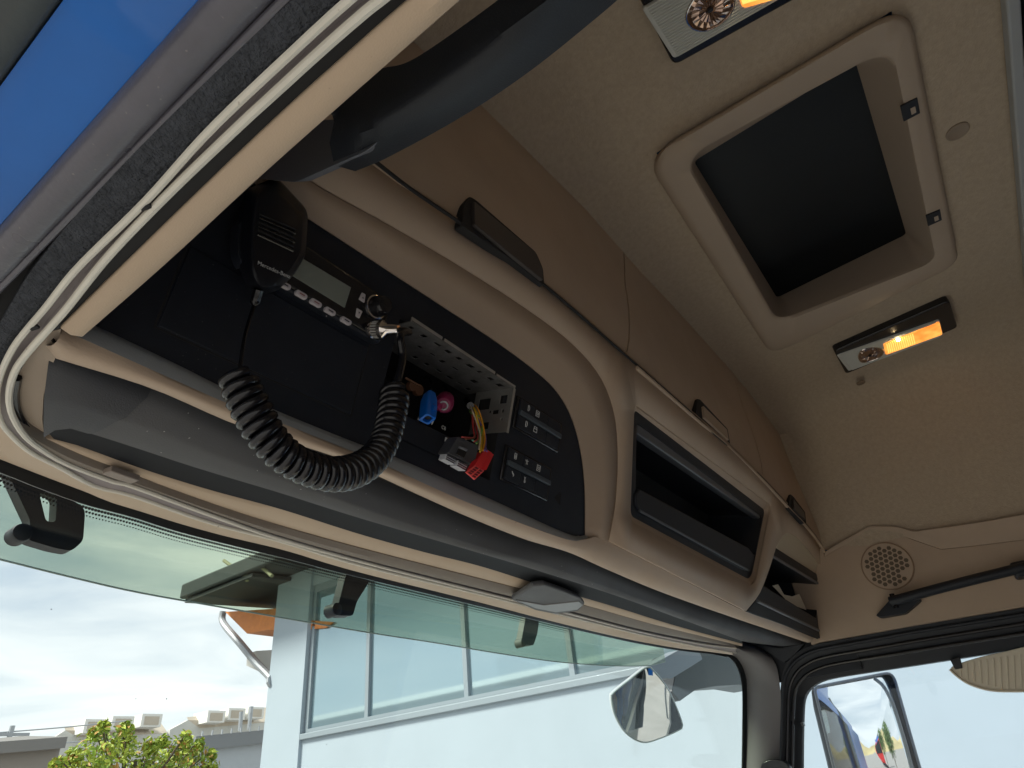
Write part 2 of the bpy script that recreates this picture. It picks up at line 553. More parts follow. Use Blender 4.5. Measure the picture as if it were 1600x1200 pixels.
# ================================================================== CAB BODY (blue outer shell)
body = thing('cab_body', 'blue painted truck cab shell around the beige interior', 'truck cab', (1.2, 0, -1.5))
mesh('roof_skin', bx(.03, 2.36, -1.5, .98, 1.2, 1.23), M_blue, body, bevel=.02)
mesh('front_panel', bx(.03, 2.36, .86, .90, .40, 1.2), M_blue, body)
mesh('side_panel', [*map(lambda q: q, merge([bx(.0165, .05, -1.5, .70, .29, 1.2)]))], M_blue, body)
mesh('side_panel', bx(.05, .09, -1.5, -.75, -1.6, .29), M_blue, body)
mesh('side_panel', merge([bx(2.31, 2.345, -1.5, .70, .22, 1.2), bx(2.31, 2.345, -1.5, -.62, -1.6, .22), bx(2.31, 2.345, -.62, .6, -1.6, -.75)]), M_blue, body)
mesh('back_panel', bx(.05, 2.345, -1.55, -1.5, -1.6, 1.2), M_blue, body)
mesh('lower_panel', bx(.05, 2.345, .92, .96, -1.7, -.74), M_blue, body)
mesh('roof_fairing', merge([bx(-.06, .0165, -1.5, .70, .283, .42)]), M_fair, body, bevel=.01)

# ================================================================== DRIVER DOOR FRAME
dfr = thing('door_frame', 'driver door opening with grey rubber seal, flocked strip, cream flange and beige trim', 'door frame', (.1, .2, .28))
def rail(pxs, z, n=60, back=.8):
    p = hits(pxs, PZ(z))
    if back: p = [p[0] + (p[0] - p[1]).normalized() * back, p[0] + (p[0] - p[1]).normalized() * back * .5] + p
    return spl(p, int(n * (1.8 if back else 1)))
L1 = [(720, -150), (546, 0), (469, 70), (329, 203), (227, 315), (122, 418), (72, 480), (42, 515), (21, 543), (3, 580), (-5, 615), (-2, 650), (12, 674), (47, 706), (93, 730), (149, 760), (208, 775), (333, 818), (440, 846), (570, 885), (760, 931), (883, 962), (1000, 991), (1090, 1010), (1150, 1020)]
L2 = [(735, -110), (560, 28), (420, 154), (367, 203), (262, 304), (168, 402), (106, 480), (77, 513), (40, 555), (21, 585), (14, 620), (19, 648), (35, 676), (58, 697), (105, 725), (182, 754), (208, 760), (333, 806), (432, 840), (570, 879), (760, 927), (883, 957), (1000, 987), (1090, 1005), (1150, 1013)]
l1, l2 = rail(L1, .280, 160), rail(L2, .280, 160)
mesh('outer_bead', tube(l1, .0021, 8), M_cream, dfr)
mesh('inner_bead', tube(l2, .0024, 8), M_cream, dfr)
mesh('flange_channel', slab([l1, [a.lerp(b, .35) + V((0, 0, .004)) for a, b in zip(l1, l2)], [a.lerp(b, .7) + V((0, 0, .005)) for a, b in zip(l1, l2)], l2], V((0, 0, .012))), M_mauve, dfr)
def straight(u0, v0, u1, v1, z, n=40):
    a, b = hit((u0, v0), PZ(z)), hit((u1, v1), PZ(z))
    a, b = a + (a - b).normalized() * 1.0, b + (b - a) * 1.2
    return [a.lerp(b, i / (n - 1)) for i in range(n)]
# weather strip and seal
e0 = straight(430, 0, 26, 420, .29)
e1 = straight(308, 0, 0, 352, .29)
c = [(a + b) / 2 for a, b in zip(e0, e1)]
r = .0098
mesh('rubber_seal', tube(c, r * 1.0, 20), M_rubber, dfr)
rb = straight(443, 0, 34, 415, .285)
mesh('seal_lip', tube(rb, .0022, 10), M_rubber, dfr)
fz0, fz1 = straight(456, 0, 55, 415, .282), straight(540, 0, 118, 415, .282)
FZ0 = rail([(760, -280), (456, 0), (250, 195), (140, 312), (55, 415), (20, 470), (-20, 545), (-60, 640)], .283, 80)
FZ1 = rail([(720, -155), (541, 0), (464, 70), (324, 203), (222, 315), (117, 418), (60, 488), (16, 540), (-10, 600)], .283, 80)
mesh('flocked_strip', slab([FZ0, [a.lerp(b, .5) - V((0, 0, .002)) for a, b in zip(FZ0, FZ1)], FZ1], V((0, 0, .01))), M_fuzz, dfr)
mesh('seal_carrier', slab([[p + V((-.002, 0, .009)) for p in straight(308, 0, 0, 352, .29)], [p + V((.022, 0, .009)) for p in straight(460, 0, 60, 415, .285)]], V((0, 0, .01))), M_gap, dfr)
# dark joint and beige inner trim
g0 = rail([(770, -140), (562, 32), (422, 158), (264, 308), (170, 406), (108, 484), (79, 517)], .2825, 50)
g1 = rail([(790, -120), (583, 50), (440, 175), (284, 325), (200, 405), (145, 458), (93, 513)], .2835, 50)
mesh('joint', slab([g0, g1], V((0, 0, .006))), M_gap, dfr)
t0 = rail([(800, -130), (640, 0), (540, 88), (440, 178), (330, 282), (200, 408), (93, 513)], .281, 60)
t1 = rail([(880, -140), (720, 0), (620, 88), (520, 176), (400, 283), (260, 412), (130, 526)], .281, 60)
mesh('beige_trim', slab([t0, [a.lerp(b, .5) - V((0, 0, .0025)) for a, b in zip(t0, t1)], [a.lerp(b, .93) - V((0, 0, .001)) for a, b in zip(t0, t1)], t1], V((0, 0, .016))), M_beige2, dfr, bevel=.0012)
# small square holes in the flange
for u, v in ((228, 323), (54, 512)):
    p = hit((u, v), PZ(.279))
    mesh('plug_hole', obox(p, V((.0012, .0008, 0)), V((-.001, .003, 0)), V((0, 0, .0008))), M_gap, dfr)
# pillar trim at the front corner
pt = hits([(95, 514), (92, 548), (76, 582), (68, 620), (66, 655), (70, 690), (38, 672), (24, 645), (20, 615), (26, 588), (45, 558), (80, 518)], PZ(.290))
mesh('pillar_trim', prism(pt, V((0, 0, .02))), M_frame, dfr)
dk = rail([(27, 590), (23, 615), (26, 640), (36, 662), (50, 676)], .2875, 20, 0)
mesh('corner_rubber', tube(dk, .0032, 8), M_gloss, dfr)

# ================================================================== WINDSCREEN AND HEADER
hd = thing('windscreen_header', 'beige header moulding between the grey roller blind case and the windscreen', 'header trim', (1.2, .65, .28))
FT_px = [(-60, 697), (0, 717), (100, 753), (208, 792), (320, 826), (440, 854), (525, 880), (640, 911), (760, 942), (850, 966), (935, 987), (1000, 1001), (1065, 1012), (1110, 1016), (1143, 1020)]
FB_px = [(-60, 718), (0, 738), (60, 762), (133, 788), (208, 808), (292, 834), (440, 871), (525, 893), (640, 921), (760, 950), (850, 972), (935, 992), (1000, 1006), (1065, 1017), (1110, 1022), (1135, 1027)]
ft = spl(hitsw(FT_px, .006), 120)
fb = spl(hitsw(FB_px, .004), 120)
lo1 = resample([p for p in l1 if p.y > .45 and (p.x > .12 or p.y > .5)], 120)
lo1 = spl(hits([(-60, 640), (-2, 652), (12, 676), (47, 708), (93, 732), (149, 762), (208, 777), (333, 820), (440, 848), (570, 887), (760, 933), (883, 964), (1000, 992), (1090, 1010), (1143, 1019)], PZ(.281)), 120)
mid = [a.lerp(b, .5) + V((0, -.004, -.008)) for a, b in zip(lo1, ft)]
mid2 = [a.lerp(b, .9) + V((0, -.006, -.006)) for a, b in zip(lo1, ft)]
mesh('lower_moulding', slab([lo1, mid, mid2, ft], V((0, .01, .02))), M_beige2, hd, angle=70)
# grey-brown rubber beside the inner bead, dark joint, upper moulding
rb0 = spl(hits([(19, 650), (35, 678), (60, 696), (107, 722), (184, 750), (210, 757), (335, 802), (434, 836), (572, 875), (762, 923), (885, 953), (1000, 983), (1090, 1001), (1150, 1010)], PZ(.281)), 110)
rb1 = spl(hits([(30, 652), (52, 672), (84, 690), (130, 712), (200, 738), (240, 755), (350, 795), (450, 826), (590, 864), (775, 911), (895, 941), (1010, 973), (1095, 993), (1155, 1008)], PZ(.287)), 110)
mesh('seal_strip', slab([rb0, [a.lerp(b, .6) - V((0, 0, .003)) for a, b in zip(rb0, rb1)], rb1], V((0, 0, .008))), mat('seal_brown', (.20, .17, .14), .6, .2, 400), hd)
up1 = spl(hits([(92, 684), (130, 697), (230, 733), (330, 764), (440, 794), (560, 832), (660, 860), (755, 884), (850, 914), (960, 946), (1060, 977), (1160, 1005)], PZ(.290)), 110)
up0 = [p + V((0, 0, .001)) for p in spl(hits([(60, 676), (86, 693), (130, 714), (200, 740), (240, 757), (350, 797), (450, 828), (590, 866), (775, 913), (895, 943), (1010, 975), (1095, 995), (1158, 1010)], PZ(.289)), 110)]
mesh('upper_moulding', slab([up0, [a.lerp(b, .45) - V((0, 0, .004)) for a, b in zip(up0, up1)], [a.lerp(b, .8) - V((0, 0, .003)) for a, b in zip(up0, up1)], up1], V((0, 0, .012))), M_beige2, hd, angle=70)
p = hit((190, 742), PZ(.280))
mesh('clip', obox(p, V((.014, .002, 0)), V((-.001, .006, 0)), V((0, 0, .003))), mat('clip_brown', (.24, .2, .17), .5), hd, bevel=.001)
# windscreen
wsn = thing('windscreen', 'clear windscreen with a black dotted band along its top', 'windscreen', (1.2, .85, -.75))
mesh('glass_pane', slab([[V((x, wy(x, z), z)) for x in [.07 + i * .055 for i in range(41)]] for z in (.42, .2, 0, -.25, -.5, -.76)], V((0, .005, 0))), M_wind, wsn, angle=80)
mesh('black_band', slab([ft, fb], WN * .003), M_frit, wsn)
# right edge band
re0 = spl(hitsw([(1128, 1019), (1143, 1021), (1156, 1032), (1165, 1052), (1168, 1080), (1168, 1140), (1166, 1210)], .004), 40)
re1 = spl(hitsw([(1120, 1024), (1137, 1026), (1149, 1036), (1157, 1054), (1161, 1080), (1161, 1140), (1160, 1210)], .004), 40)
mesh('black_band', slab([re0, re1], WN * .003), M_frit, wsn)
dots = []
dl = resample(fb, 560)
for j, (r_, o_) in enumerate(((.0018, .0030), (.0014, .0072), (.0009, .0112))):
    for i in range(0, 330):
        p = dl[i] if j != 1 else dl[i].lerp(dl[i + 1], .5)
        if i % 1: continue
        c_ = p + V((0, .16, -1)).normalized() * o_
        u_ = V((1, 0, 0)); v_ = u_.cross(WN)
        pts = [c_ + u_ * (r_ * math.cos(k * math.pi / 3)) + v_ * (r_ * math.sin(k * math.pi / 3)) for k in range(6)]
        dots.append((pts, [tuple(range(6))]))
mesh('frit_dots', merge(dots), M_frit, wsn, smooth=False, kind='stuff')

sp_ = []
for u, v in ((80, 952), (212, 1092), (260, 1092), (510, 1163), (936, 1132)):
    sp_.append(disc(hitw((u, v), .003), V((0, -1, 0)), rnd.uniform(.0004, .0007), .0005, 7))
mesh('fly_specks', merge(sp_), M_frit, wsn, kind='stuff')
# ================================================================== ROLLER BLIND CASE
bl = thing('roller_blind', 'grey roller sun blind case across the top of the windscreen', 'sun blind', (1.2, .5, .27))
vt = spl(hits([(79, 556), (160, 592), (255, 630), (385, 688), (490, 733), (600, 777), (700, 814), (800, 849), (900, 880), (1046, 938), (1150, 975), (1254, 1007)], PZ(.293)), 100)
vb = spl(hits([(70, 683), (86, 672), (100, 666), (185, 691), (310, 732), (440, 771), (560, 809), (690, 847), (825, 887), (960, 930), (1060, 966), (1160, 1002)], PZ(.272)), 100)
vtop = [p + V((0, 0, .004)) for p in vt]
def arch(a, b, t, d): return a.lerp(b, t) - V((0, 0, d))
crow = [[p + V((0, -.004, .02)) for p in vt], vt] + [arch(vt_, vb_, 0, 0) for vt_, vb_ in ()]
def arow(t, d): return [arch(a, b, t, d) for a, b in zip(vt, vb)]
crow += [arow(.10, .0030), arow(.34, .0072), arow(.40, .0076), arow(.46, .0074), arow(.72, .0046), arow(.94, .0012), arow(.985, .0002), vb, [p + V((0, .004, .012)) for p in vb]]
mesh('case', slab(crow, V((0, .004, .02))), M_grey, bl, angle=75)
ecap = []
for j_, r_ in enumerate(crow):
    k_ = 3.5 - j_ * .085
    q_ = r_[:int(k_) + 1] + [r_[int(k_)].lerp(r_[int(k_) + 1], k_ - int(k_))]
    ecap.append([p + V((-.0008, -.0009, -.0012)) for p in resample(q_, 18)])
mesh('end_cap', slab(ecap, V((0, .0008, .002))), mat('grey_end_cap', (.052, .055, .062), .5, .3, 900, .4, var=.1), bl, angle=75)
# dark slot the blind pulls out of
s0 = [p + V((0, 0, .004)) for p in vb]
s1 = spl(hits([(84, 686), (110, 692), (130, 699), (230, 735), (330, 766), (440, 796), (560, 834), (660, 862), (755, 886), (850, 916), (960, 948), (1060, 979), (1160, 1006)], PZ(.287)), 100)
mesh('blind_slot', slab([s0, [a.lerp(b, .5) + V((0, 0, .001)) for a, b in zip(s0, s1)], s1], V((0, 0, .01))), mat('slot_black', (.008, .009, .012), .7, spec=.15), bl)
# half-moon pull handle
hp = fillet(hits([(800, 938), (812, 929), (832, 916), (852, 914), (880, 924), (907, 935), (914, 944), (904, 955), (868, 960), (836, 954)], PZ(.268)), .004, 3)
ph = mesh('pull_handle', prism(hp, V((0, .002, .009))), M_grey, bl, bevel=.003, seg=3)
lp = hits([(806, 938), (850, 946), (905, 940), (911, 946), (902, 953), (868, 957), (838, 951)], PZ(.2665))
mesh('handle_lip', prism(lp, V((0, 0, .006))), mat('grey_light', (.2, .2, .2), .4), ph, bevel=.001)

# ================================================================== OVERHEAD CONSOLE
con = thing('overhead_console', 'beige overhead console with flap lockers and a black equipment panel above the windscreen', 'overhead console', (1.2, .40, .28))
ridge = [(300, 150), (480, 282), (600, 350), (720, 420), (820, 484), (890, 537), (935, 590), (957, 650), (962, 720), (958, 790), (948, 845)]
pane = [(310, 222), (478, 334), (590, 408), (690, 474), (770, 527), (830, 571), (868, 606), (893, 648), (908, 700), (915, 760), (916, 838)]
F2px = [(300, 60), (480, 176), (570, 240), (640, 294), (724, 352), (850, 445), (983, 560), (1087, 651), (1137, 694), (1198, 754), (1233, 792), (1258, 818), (1280, 846), (1288, 860)]
rid = spl(hits(ridge, FC(0)), 50)
f2 = spl(hits(F2px, FC(0)), 60)
c1o = fillet(hits([(986, 630), (1203, 789), (1177, 917), (978, 813)], FC(0)), [.02, .03, .045, .02], 6)
arch2 = spl(hits([(1162, 954), (1184, 925), (1202, 878), (1211, 850), (1226, 832), (1242, 838), (1264, 862), (1286, 892)], FC(0)), 24)
g1_ = spl(hits([(948, 845), (1060, 902), (1162, 954)], FC(0)), 12)
outer = rid + g1_[1:] + arch2[1:] + hits([(1290, 875)], FC(0)) + list(reversed(f2))
mesh('shell', cdt(outer, [c1o], FP0, V((1, 0, 0)), FT), M_beige, con, solid=.006, angle=30)
pan = spl(hits(pane, FC(-.012)), 50)
pan_s = spl(hits(pane, FC(-.011)), 50)
mesh('panel_surround', loft([rid, [a.lerp(b, .5) for a, b in zip(rid, pan_s)], pan_s, pan]), M_beige, con, solid=.004, angle=70)
# lower beige rail that runs the whole width
r0 = spl(hits([(97, 516), (133, 531), (280, 597), (367, 635), (437, 660), (560, 709), (600, 726), (733, 786), (883, 842), (916, 842), (948, 845), (1060, 902), (1162, 954), (1220, 975), (1270, 996)], FC(-.001)), 110)
r2 = spl(hits([(80, 540), (90, 556), (101, 562), (245, 607), (367, 660), (437, 684), (550, 721), (600, 745), (733, 806), (830, 845), (900, 866), (960, 893), (1046, 929), (1150, 966), (1262, 1004)], PZ(.283)), 110)
def bulge(t, d): return [a.lerp(b, t) + V((0, -.75, -.65)) * d for a, b in zip(r0, r2)]
mesh('lower_rail', loft([[p + V((0, .02, .004)) for p in r0], r0, bulge(.15, .0022), bulge(.4, .005), bulge(.62, .0055), bulge(.85, .003), r2, [p + V((0, .012, .006)) for p in r2]]), M_beige, con, angle=75)
mesh('joint', slab([[p + V((0, .001, .004)) for p in r2], [p + V((0, .030, .026)) for p in r2], [p + V((0, .06, .028)) for p in r2]], V((0, 0, .004))), M_gap, con)

# black equipment panel with a lower lip coloured as if lit
pn = thing('equipment_panel', 'black plastic equipment panel set into the driver end of the overhead console', 'panel', fp(.48, .0, -.012))
SL = hits([(637, 506), (801, 600), (786, 742), (618, 652)], FC(-.012))
SLx0, SLx1, SLs0, SLs1 = .400, .597, .030, .158
def fq(x0, x1, s0, s1, off): return [fp(x0, s1, off), fp(x1, s1, off), fp(x1, s0, off), fp(x0, s0, off)]
slot = fq(SLx0, SLx1, SLs0, SLs1, -.012)
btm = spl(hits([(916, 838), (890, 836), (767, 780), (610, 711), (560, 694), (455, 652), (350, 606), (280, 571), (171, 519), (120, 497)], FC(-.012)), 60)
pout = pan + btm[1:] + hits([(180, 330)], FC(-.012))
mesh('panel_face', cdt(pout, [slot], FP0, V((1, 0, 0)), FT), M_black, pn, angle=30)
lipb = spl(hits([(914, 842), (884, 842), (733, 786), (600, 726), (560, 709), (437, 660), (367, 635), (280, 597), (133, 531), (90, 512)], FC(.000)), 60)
mesh('lower_lip', slab([btm, [a.lerp(b, .22) + FN * .0035 for a, b in zip(btm, lipb)], [a.lerp(b, .5) + FN * .0035 for a, b in zip(btm, lipb)], lipb, [p + V((0, .006, .004)) for p in lipb]], V((0, .004, .004))), mat('panel_lip_lit', (.28, .30, .31), .5, .3, 900, .5), pn, angle=75)  # black plastic like the panel; its caught light is painted as pale grey
# slot box
D = -.17
bk = fq(SLx0, SLx1, SLs0, SLs1, D)
vs, fs = ring(slot, bk)
mesh('slot_box', (vs, fs + [(4, 5, 6, 7)]), M_gap, pn, smooth=False)
# inner lower face of the slot with printed marks
mesh('tray_face', fbox(SLx0 + .001, SLx1 - .03, SLs0 + .001, SLs0 + .03, -.03, -.014), M_black, pn, bevel=.002)
# removable lid below the radio
lidp = fq(.172, .368, .032, .106, -.012)
def lidring():
    parts = []
    gw = .0014
    for x0, x1, s0, s1 in ((.170, .3705, .0300, .0300 + gw), (.170, .170 + gw, .03, .108), (.3705 - gw, .3705, .03, .112)):
        parts.append(fbox(x0, x1, s0, s1, -.0125, -.0114))
    return merge(parts)
mesh('lid', fbox(.1722, .3685, .0318, .107, -.0135, -.0105), M_black, pn, bevel=.0012)
mesh('lid_joint', lidring(), M_gap, pn, smooth=False)
# switch banks
ICON = {
    'square': [[(-1, -1), (1, -1), (1, 1), (-1, 1), (-1, -1)], [(-.4, -.4), (.4, -.4), (.4, .4), (-.4, .4), (-.4, -.4)]],
    'lamp': [[(-.3, -1), (-.3, 1), (.2, 1), (.6, .3), (.6, -.3), (.2, -1), (-.3, -1)]],
    'lampbox': [[(-1, -1), (1, -1), (1, .2), (-1, .2), (-1, -1)], [(-.8, .2), (-.8, .9), (.8, .9), (.8, .2)]],
    'cross': [[(-.9, .6), (0, 0), (.9, .6)], [(-.3, -.9), (0, 0), (.5, -.8)], [(0, 0), (0, .9)]],
    'ladder': [[(-.5, -1), (-.5, 1), (.5, 1), (.5, -1), (-.5, -1)], [(-.5, 0), (.5, 0)], [(-.5, -.5), (.5, -.5)]],
    'fan': [[(-.6, .8), (-.2, .1), (.4, -.3)], [(.1, .3), (.6, -.2), (.3, -.8)]],
    'key': [[(-.2, -1), (.3, -1), (.3, -.3), (-.2, -.3), (-.2, -1)], [(0, -.3), (0, .4)], [(-.4, .9), (0, .5), (.4, .9)]],
}
def icon(kind, x, s, off, r, parent):
    ps = []
    for st_ in ICON[kind]:
        ps.append(tube([fp(x + a * r, s + b * r, off) for a, b in st_], .00055, 4))
    return mesh('icon', merge(ps), M_icon, parent, smooth=False)
def bank(x0, x1, s0, s1, up, dn):
    b = mesh('switch_bank', fbox(x0, x1, s0, s1, -.013, -.009), M_gloss, pn, bevel=.0015)
    sm = (s0 + s1) / 2 + .001
    n = 3
    wd = (x1 - x0 - .010) / n
    for i in range(n):
        xa = x0 + .005 + i * wd
        rk = mesh('rocker_switch', fbox(xa + .0004, xa + wd - .0004, sm + .004, s1 - .003, -.010, -.0068), M_black, b, bevel=.001)
        rk = mesh('rocker_switch', fbox(xa + .0004, xa + wd - .0004, s0 + .003, sm - .004, -.010, -.0068), M_black, b, bevel=.001)
    mesh('ridge', fbox(x0 + .006, x1 - .004, sm - .0035, sm + .0035, -.0095, -.0045), mat('switch_ridge', (.05, .065, .08), .4), b, bevel=.0012)
    for kx, k_ in up: icon(k_, kx, (sm + s1) / 2 + .001, -.0064, .0038, b)
    for kx, k_ in dn: icon(k_, kx, (sm + s0) / 2 + .001, -.0064, .0038, b)
bank(.622, .735, .110, .156, [(.646, 'lamp'), (.668, 'square')], [(.646, 'lamp'), (.668, 'lampbox')])
bank(.614, .724, .036, .084, [(.634, 'ladder'), (.660, 'cross'), (.688, 'square')], [(.634, 'fan'), (.661, 'key')])
tri = []
for i in range(6):
    tri.append(fbox(.742 + i * .003, .744 + i * .003, .046 - i * .0012, .046 + i * .0028, -.0122, -.0112))
mesh('speaker_slits', merge(tri), M_gap, pn, smooth=False)

# lockers (flaps) above the console face
f2w = spl(hits(F2px[1:], PY(.33)), 140)
f1all = [V((.24, .33, .745)), V((.36, .33, .885))] + F1w + [hit((u, v), PX(x)) for u, v, x in F1b]
f1w = spl([V((p.x, .33, p.z)) for p in f1all], 160)
f1w[-1].y = f1w[-2].y = .328
def zat(line, x):
    for a, b in zip(line, line[1:]):
        if a.x <= x <= b.x and b.x > a.x: return a.lerp(b, (x - a.x) / (b.x - a.x)).z
    return line[-1].z if x > line[-1].x else line[0].z
def flap(x0b, x0t, x1b, x1t, n=26):
    bot, top = [], []
    for i in range(n):
        t = i / (n - 1)
        xb, xt = x0b + (x1b - x0b) * t, x0t + (x1t - x0t) * t
        bot.append(V((xb, .33, zat(f2w, xb) + .003)))
        top.append(V((xt, .33, zat(f1w, xt) + .010)))
    rows_ = []
    for j in range(9):
        t = j / 8
        rows_.append([a.lerp(b, t) + V((0, -.006 * math.sin(math.pi * min(1, t * 1.6)), 0)) for a, b in zip(bot, top)])
    rows_[0] = [p + V((0, .004, 0)) for p in rows_[0]]
    return slab(rows_, V((0, .016, 0)))
fl = []
for q in ((.20, .26, .899, 1.028), (.905, 1.034, 1.70, 1.76), (1.706, 1.766, 2.245, 2.235)):
    fl.append(mesh('locker_flap', flap(*q), M_beige, con, angle=70))
mesh('locker_back', slab([[V((x, .352, zat(f2w, x) - .012)) for x in [.2 + i * .0256 for i in range(80)]], [V((x, .352, zat(f1w, x) + .03)) for x in [.2 + i * .0256 for i in range(80)]]], V((0, .01, 0))), M_gap, con, smooth=False)
mesh('bulkhead', bx(.12, 2.3, .565, .575, .305, 1.1), M_gap, con)
ft_ = spl(hits(F2px[1:], PY(.3235)), 120)
mesh('flap_joint', tube(ft_, .0024, 6), M_gap, con)
mesh('flap_lip', tube([p + V((0, .001, -.0062)) for p in ft_ if p.x > .9], .0042, 8), M_beige, con)
# flap handles: dark pocket with a lip
def handle(parent, out, lip, face):
    h = mesh('handle', prism(fillet(hits(out, PY(.3215)), .006, 3), V((0, .012, 0))), M_gap, parent, bevel=.0015)
    mesh('handle_grip', prism(fillet(hits(lip, PY(.3165)), .003, 3), V((0, .006, 0))), face, h, bevel=.001)
M_hgrip = mat('handle_brown', (.05, .042, .040), .45, .2, 800)
handle(fl[0], [(721, 352), (725, 318), (734, 306), (744, 312), (838, 394), (849, 420), (851, 447), (800, 406)], [(741, 314), (838, 395), (848, 420), (849, 438), (800, 398), (742, 350)], M_hgrip)
handle(fl[1], [(1087, 653), (1089, 623), (1094, 624), (1137, 670), (1141, 693), (1137, 697)], [(1099, 634), (1136, 671), (1139, 688), (1101, 652)], M_beige)
handle(fl[2], [(1232, 793), (1235, 772), (1240, 776), (1258, 800), (1260, 818), (1256, 818)], [(1240, 780), (1257, 801), (1258, 812), (1241, 795)], M_hgrip)

# open storage compartments
def compartment(name, lipo, dark, opening, parent, depth):
    n = 6
    A = lipo
    B = dark
    cpt = mesh(name, loft([A, [a.lerp(b, .35) + FN * .002 for a, b in zip(A, B)], B], cu=True), M_beige, parent, angle=60)
    return cpt
dk1 = fillet(hits([(991, 640), (1195, 797), (1173, 907), (985, 806)], FC(-.010)), [.012, .02, .035, .014], 6)
cp = compartment('compartment', c1o, dk1, None, con, .15)
op1 = fillet(hits([(995, 660), (1189, 806), (1180, 868), (993, 768)], FC(-.012)), [.008, .01, .01, .008], 6)
mesh('compartment_frame', loft([dk1, [a.lerp(b, .5) + FN * .001 for a, b in zip(dk1, op1)], op1, [p - FN * .14 for p in op1]], cu=True), M_dark, cp, angle=45)
mesh('compartment_back', (list(op1[i] - FN * .14 for i in range(len(op1))), [tuple(range(len(op1)))]), M_gap, cp, smooth=False)
def rod(px0, px1, off, r, mt, parent, name='edge_bar'):
    a, b = hit(px0, FC(off)), hit(px1, FC(off))
    return mesh(name, tube([a.lerp(b, i / 11) for i in range(12)], r, 8), mt, parent)
M_bar = mat('bar_grey', (.09, .10, .115), .35, spec=.6)
def strip(name, q, off, th, mt, parent):
    return mesh(name, prism(hits(q, FC(off)), -FN * th), mt, parent, bevel=.003, seg=3)
strip('top_bar', [(997, 662), (1193, 800), (1191, 813), (996, 678)], -.014, .02, M_bar, cp)
strip('tray_lip', [(994, 772), (1000, 764), (1170, 856), (1179, 868), (1172, 893), (1160, 890), (1000, 800), (994, 790)], -.006, .02, M_dark, cp)
rod((999, 798), (1168, 890), -.005, .0022, M_bar, cp, 'tray_edge')
mesh('catch', obox(hit((1184, 817), FC(-.022)), V((.006, 0, 0)), FT * .006, FN * .004), M_strip, cp, bevel=.001)
# second compartment at the passenger end (all dark, cream hood over it)
ha2 = arch2[8:] + [hit((1287, 900), FC(0))]
hb2 = spl(hits([(1209, 857), (1226, 866), (1246, 880), (1266, 893), (1287, 906)], FC(-.010)), len(ha2))
hood = mesh('hood', slab([ha2, [a.lerp(b, .5) - FN * .001 for a, b in zip(ha2, hb2)], hb2], -FN * .006), mat('cream_hood', (.58, .50, .37), .55, .2, 800), con, angle=70)
d2 = fillet(hits([(1207, 853), (1287, 904), (1284, 1001), (1166, 957)], FC(-.006)), [.01, .02, .02, .01], 5)
o2 = fillet(hits([(1205, 869), (1281, 917), (1274, 968), (1192, 914)], FC(-.008)), [.01, .01, .01, .01], 5)
cp2 = mesh('compartment', loft([d2, [a.lerp(b, .5) + FN * .004 for a, b in zip(d2, o2)], o2, [p - FN * .13 for p in o2]], cu=True), M_dark, con, angle=45)
mesh('compartment_back', ([p - FN * .13 for p in o2], [tuple(range(len(o2)))]), M_gap, cp2, smooth=False)
strip('tray_lip', [(1192, 914), (1276, 966), (1282, 998), (1166, 956), (1180, 938)], .000, .02, M_dark, cp2)
rod((1183, 939), (1279, 985), .002, .004, M_bar, cp2, 'tray_edge')
rod((1205, 868), (1282, 914), -.004, .004, M_bar, cp2, 'top_bar')
pp = hits([(1207, 915), (1216, 913), (1225, 929), (1238, 932), (1249, 928), (1260, 953), (1235, 944)], FC(-.030))
tag(mesh('paper_slip', prism(pp, FN * -.001), M_paper), 'crumpled cream paper slips lying in the small open compartment', 'paper')

# ================================================================== CB RADIO
rad = thing('cb_radio', 'black two-way radio with grey display and white buttons above the panel lid', 'radio', fp(.305, .11, -.012))
RX0, RX1, RS0, RS1, RO = .232, .374, .112, .163, .004
mesh('body', fbox(RX0, RX1, RS0, RS1, -.06, RO - .004), M_black, rad, bevel=.003)
mesh('front_plate', fbox(RX0 + .002, RX1 - .002, RS0 + .002, RS1 - .002, RO - .006, RO), M_gloss, rad, bevel=.003, seg=3)
def rp(u, v, off=RO): return hit((u, v), FC(off))
mesh('display', prism(hits([(464, 398), (549, 449), (539, 481), (448, 425)], FC(RO + .0006)), -FN * .003), M_lcd, rad, bevel=.0006)
hx, hs = V((1, 0, 0)), FT
for i, (u, v) in enumerate(((446, 445), (472, 460), (495, 473), (517, 486), (542, 501))):
    c_ = rp(u, v, RO + .001)
    b_ = mesh('button', prism(fillet([c_ + hx * a + hs * b for a, b in ((-.0062, -.0027), (.0062, -.0027), (.0062, .0027), (-.0062, .0027))], .0027, 4), -FN * .004), M_btn, rad, bevel=.0006)
    mesh('button_print', obox(c_ + FN * .0003, hx * .0028, hs * .0005, FN * .0002), mat('print_red', (.25, .10, .10), .6) if i in (1, 2) else M_dark, b_, smooth=False)
for u, v, sgn in ((567, 465, 1), (561, 489, -1)):
    c_ = rp(u, v, RO + .001)
    b_ = mesh('arrow_button', prism(fillet([c_ + hx * a + hs * b * sgn for a, b in ((-.0038, -.004), (.0038, -.004), (.0024, .005), (-.0024, .005))], .001, 3), -FN * .004), M_btn, rad, bevel=.0005)
    mesh('button_print', prism([c_ + FN * .0004 + hx * a + hs * b * sgn for a, b in ((-.001, -.001), (.001, -.001), (0, .001))], -FN * .0003), M_dark, b_, smooth=False)
kc = rp(587, 480, RO)
mesh('knob', lathe(kc, FN, [(.0115, 0), (.0112, .006), (.0095, .014), (.0085, .0155), (.004, .0158)], 24), M_gloss, rad)
mesh('knob_ring', lathe(kc, FN, [(.0128, 0), (.0128, .0015), (.0118, .002)], 24), M_chrome, rad)
mesh('indicator', obox(rp(510, 494), hx * .0004, hs * .0004, FN * .0003), M_btn, rad)
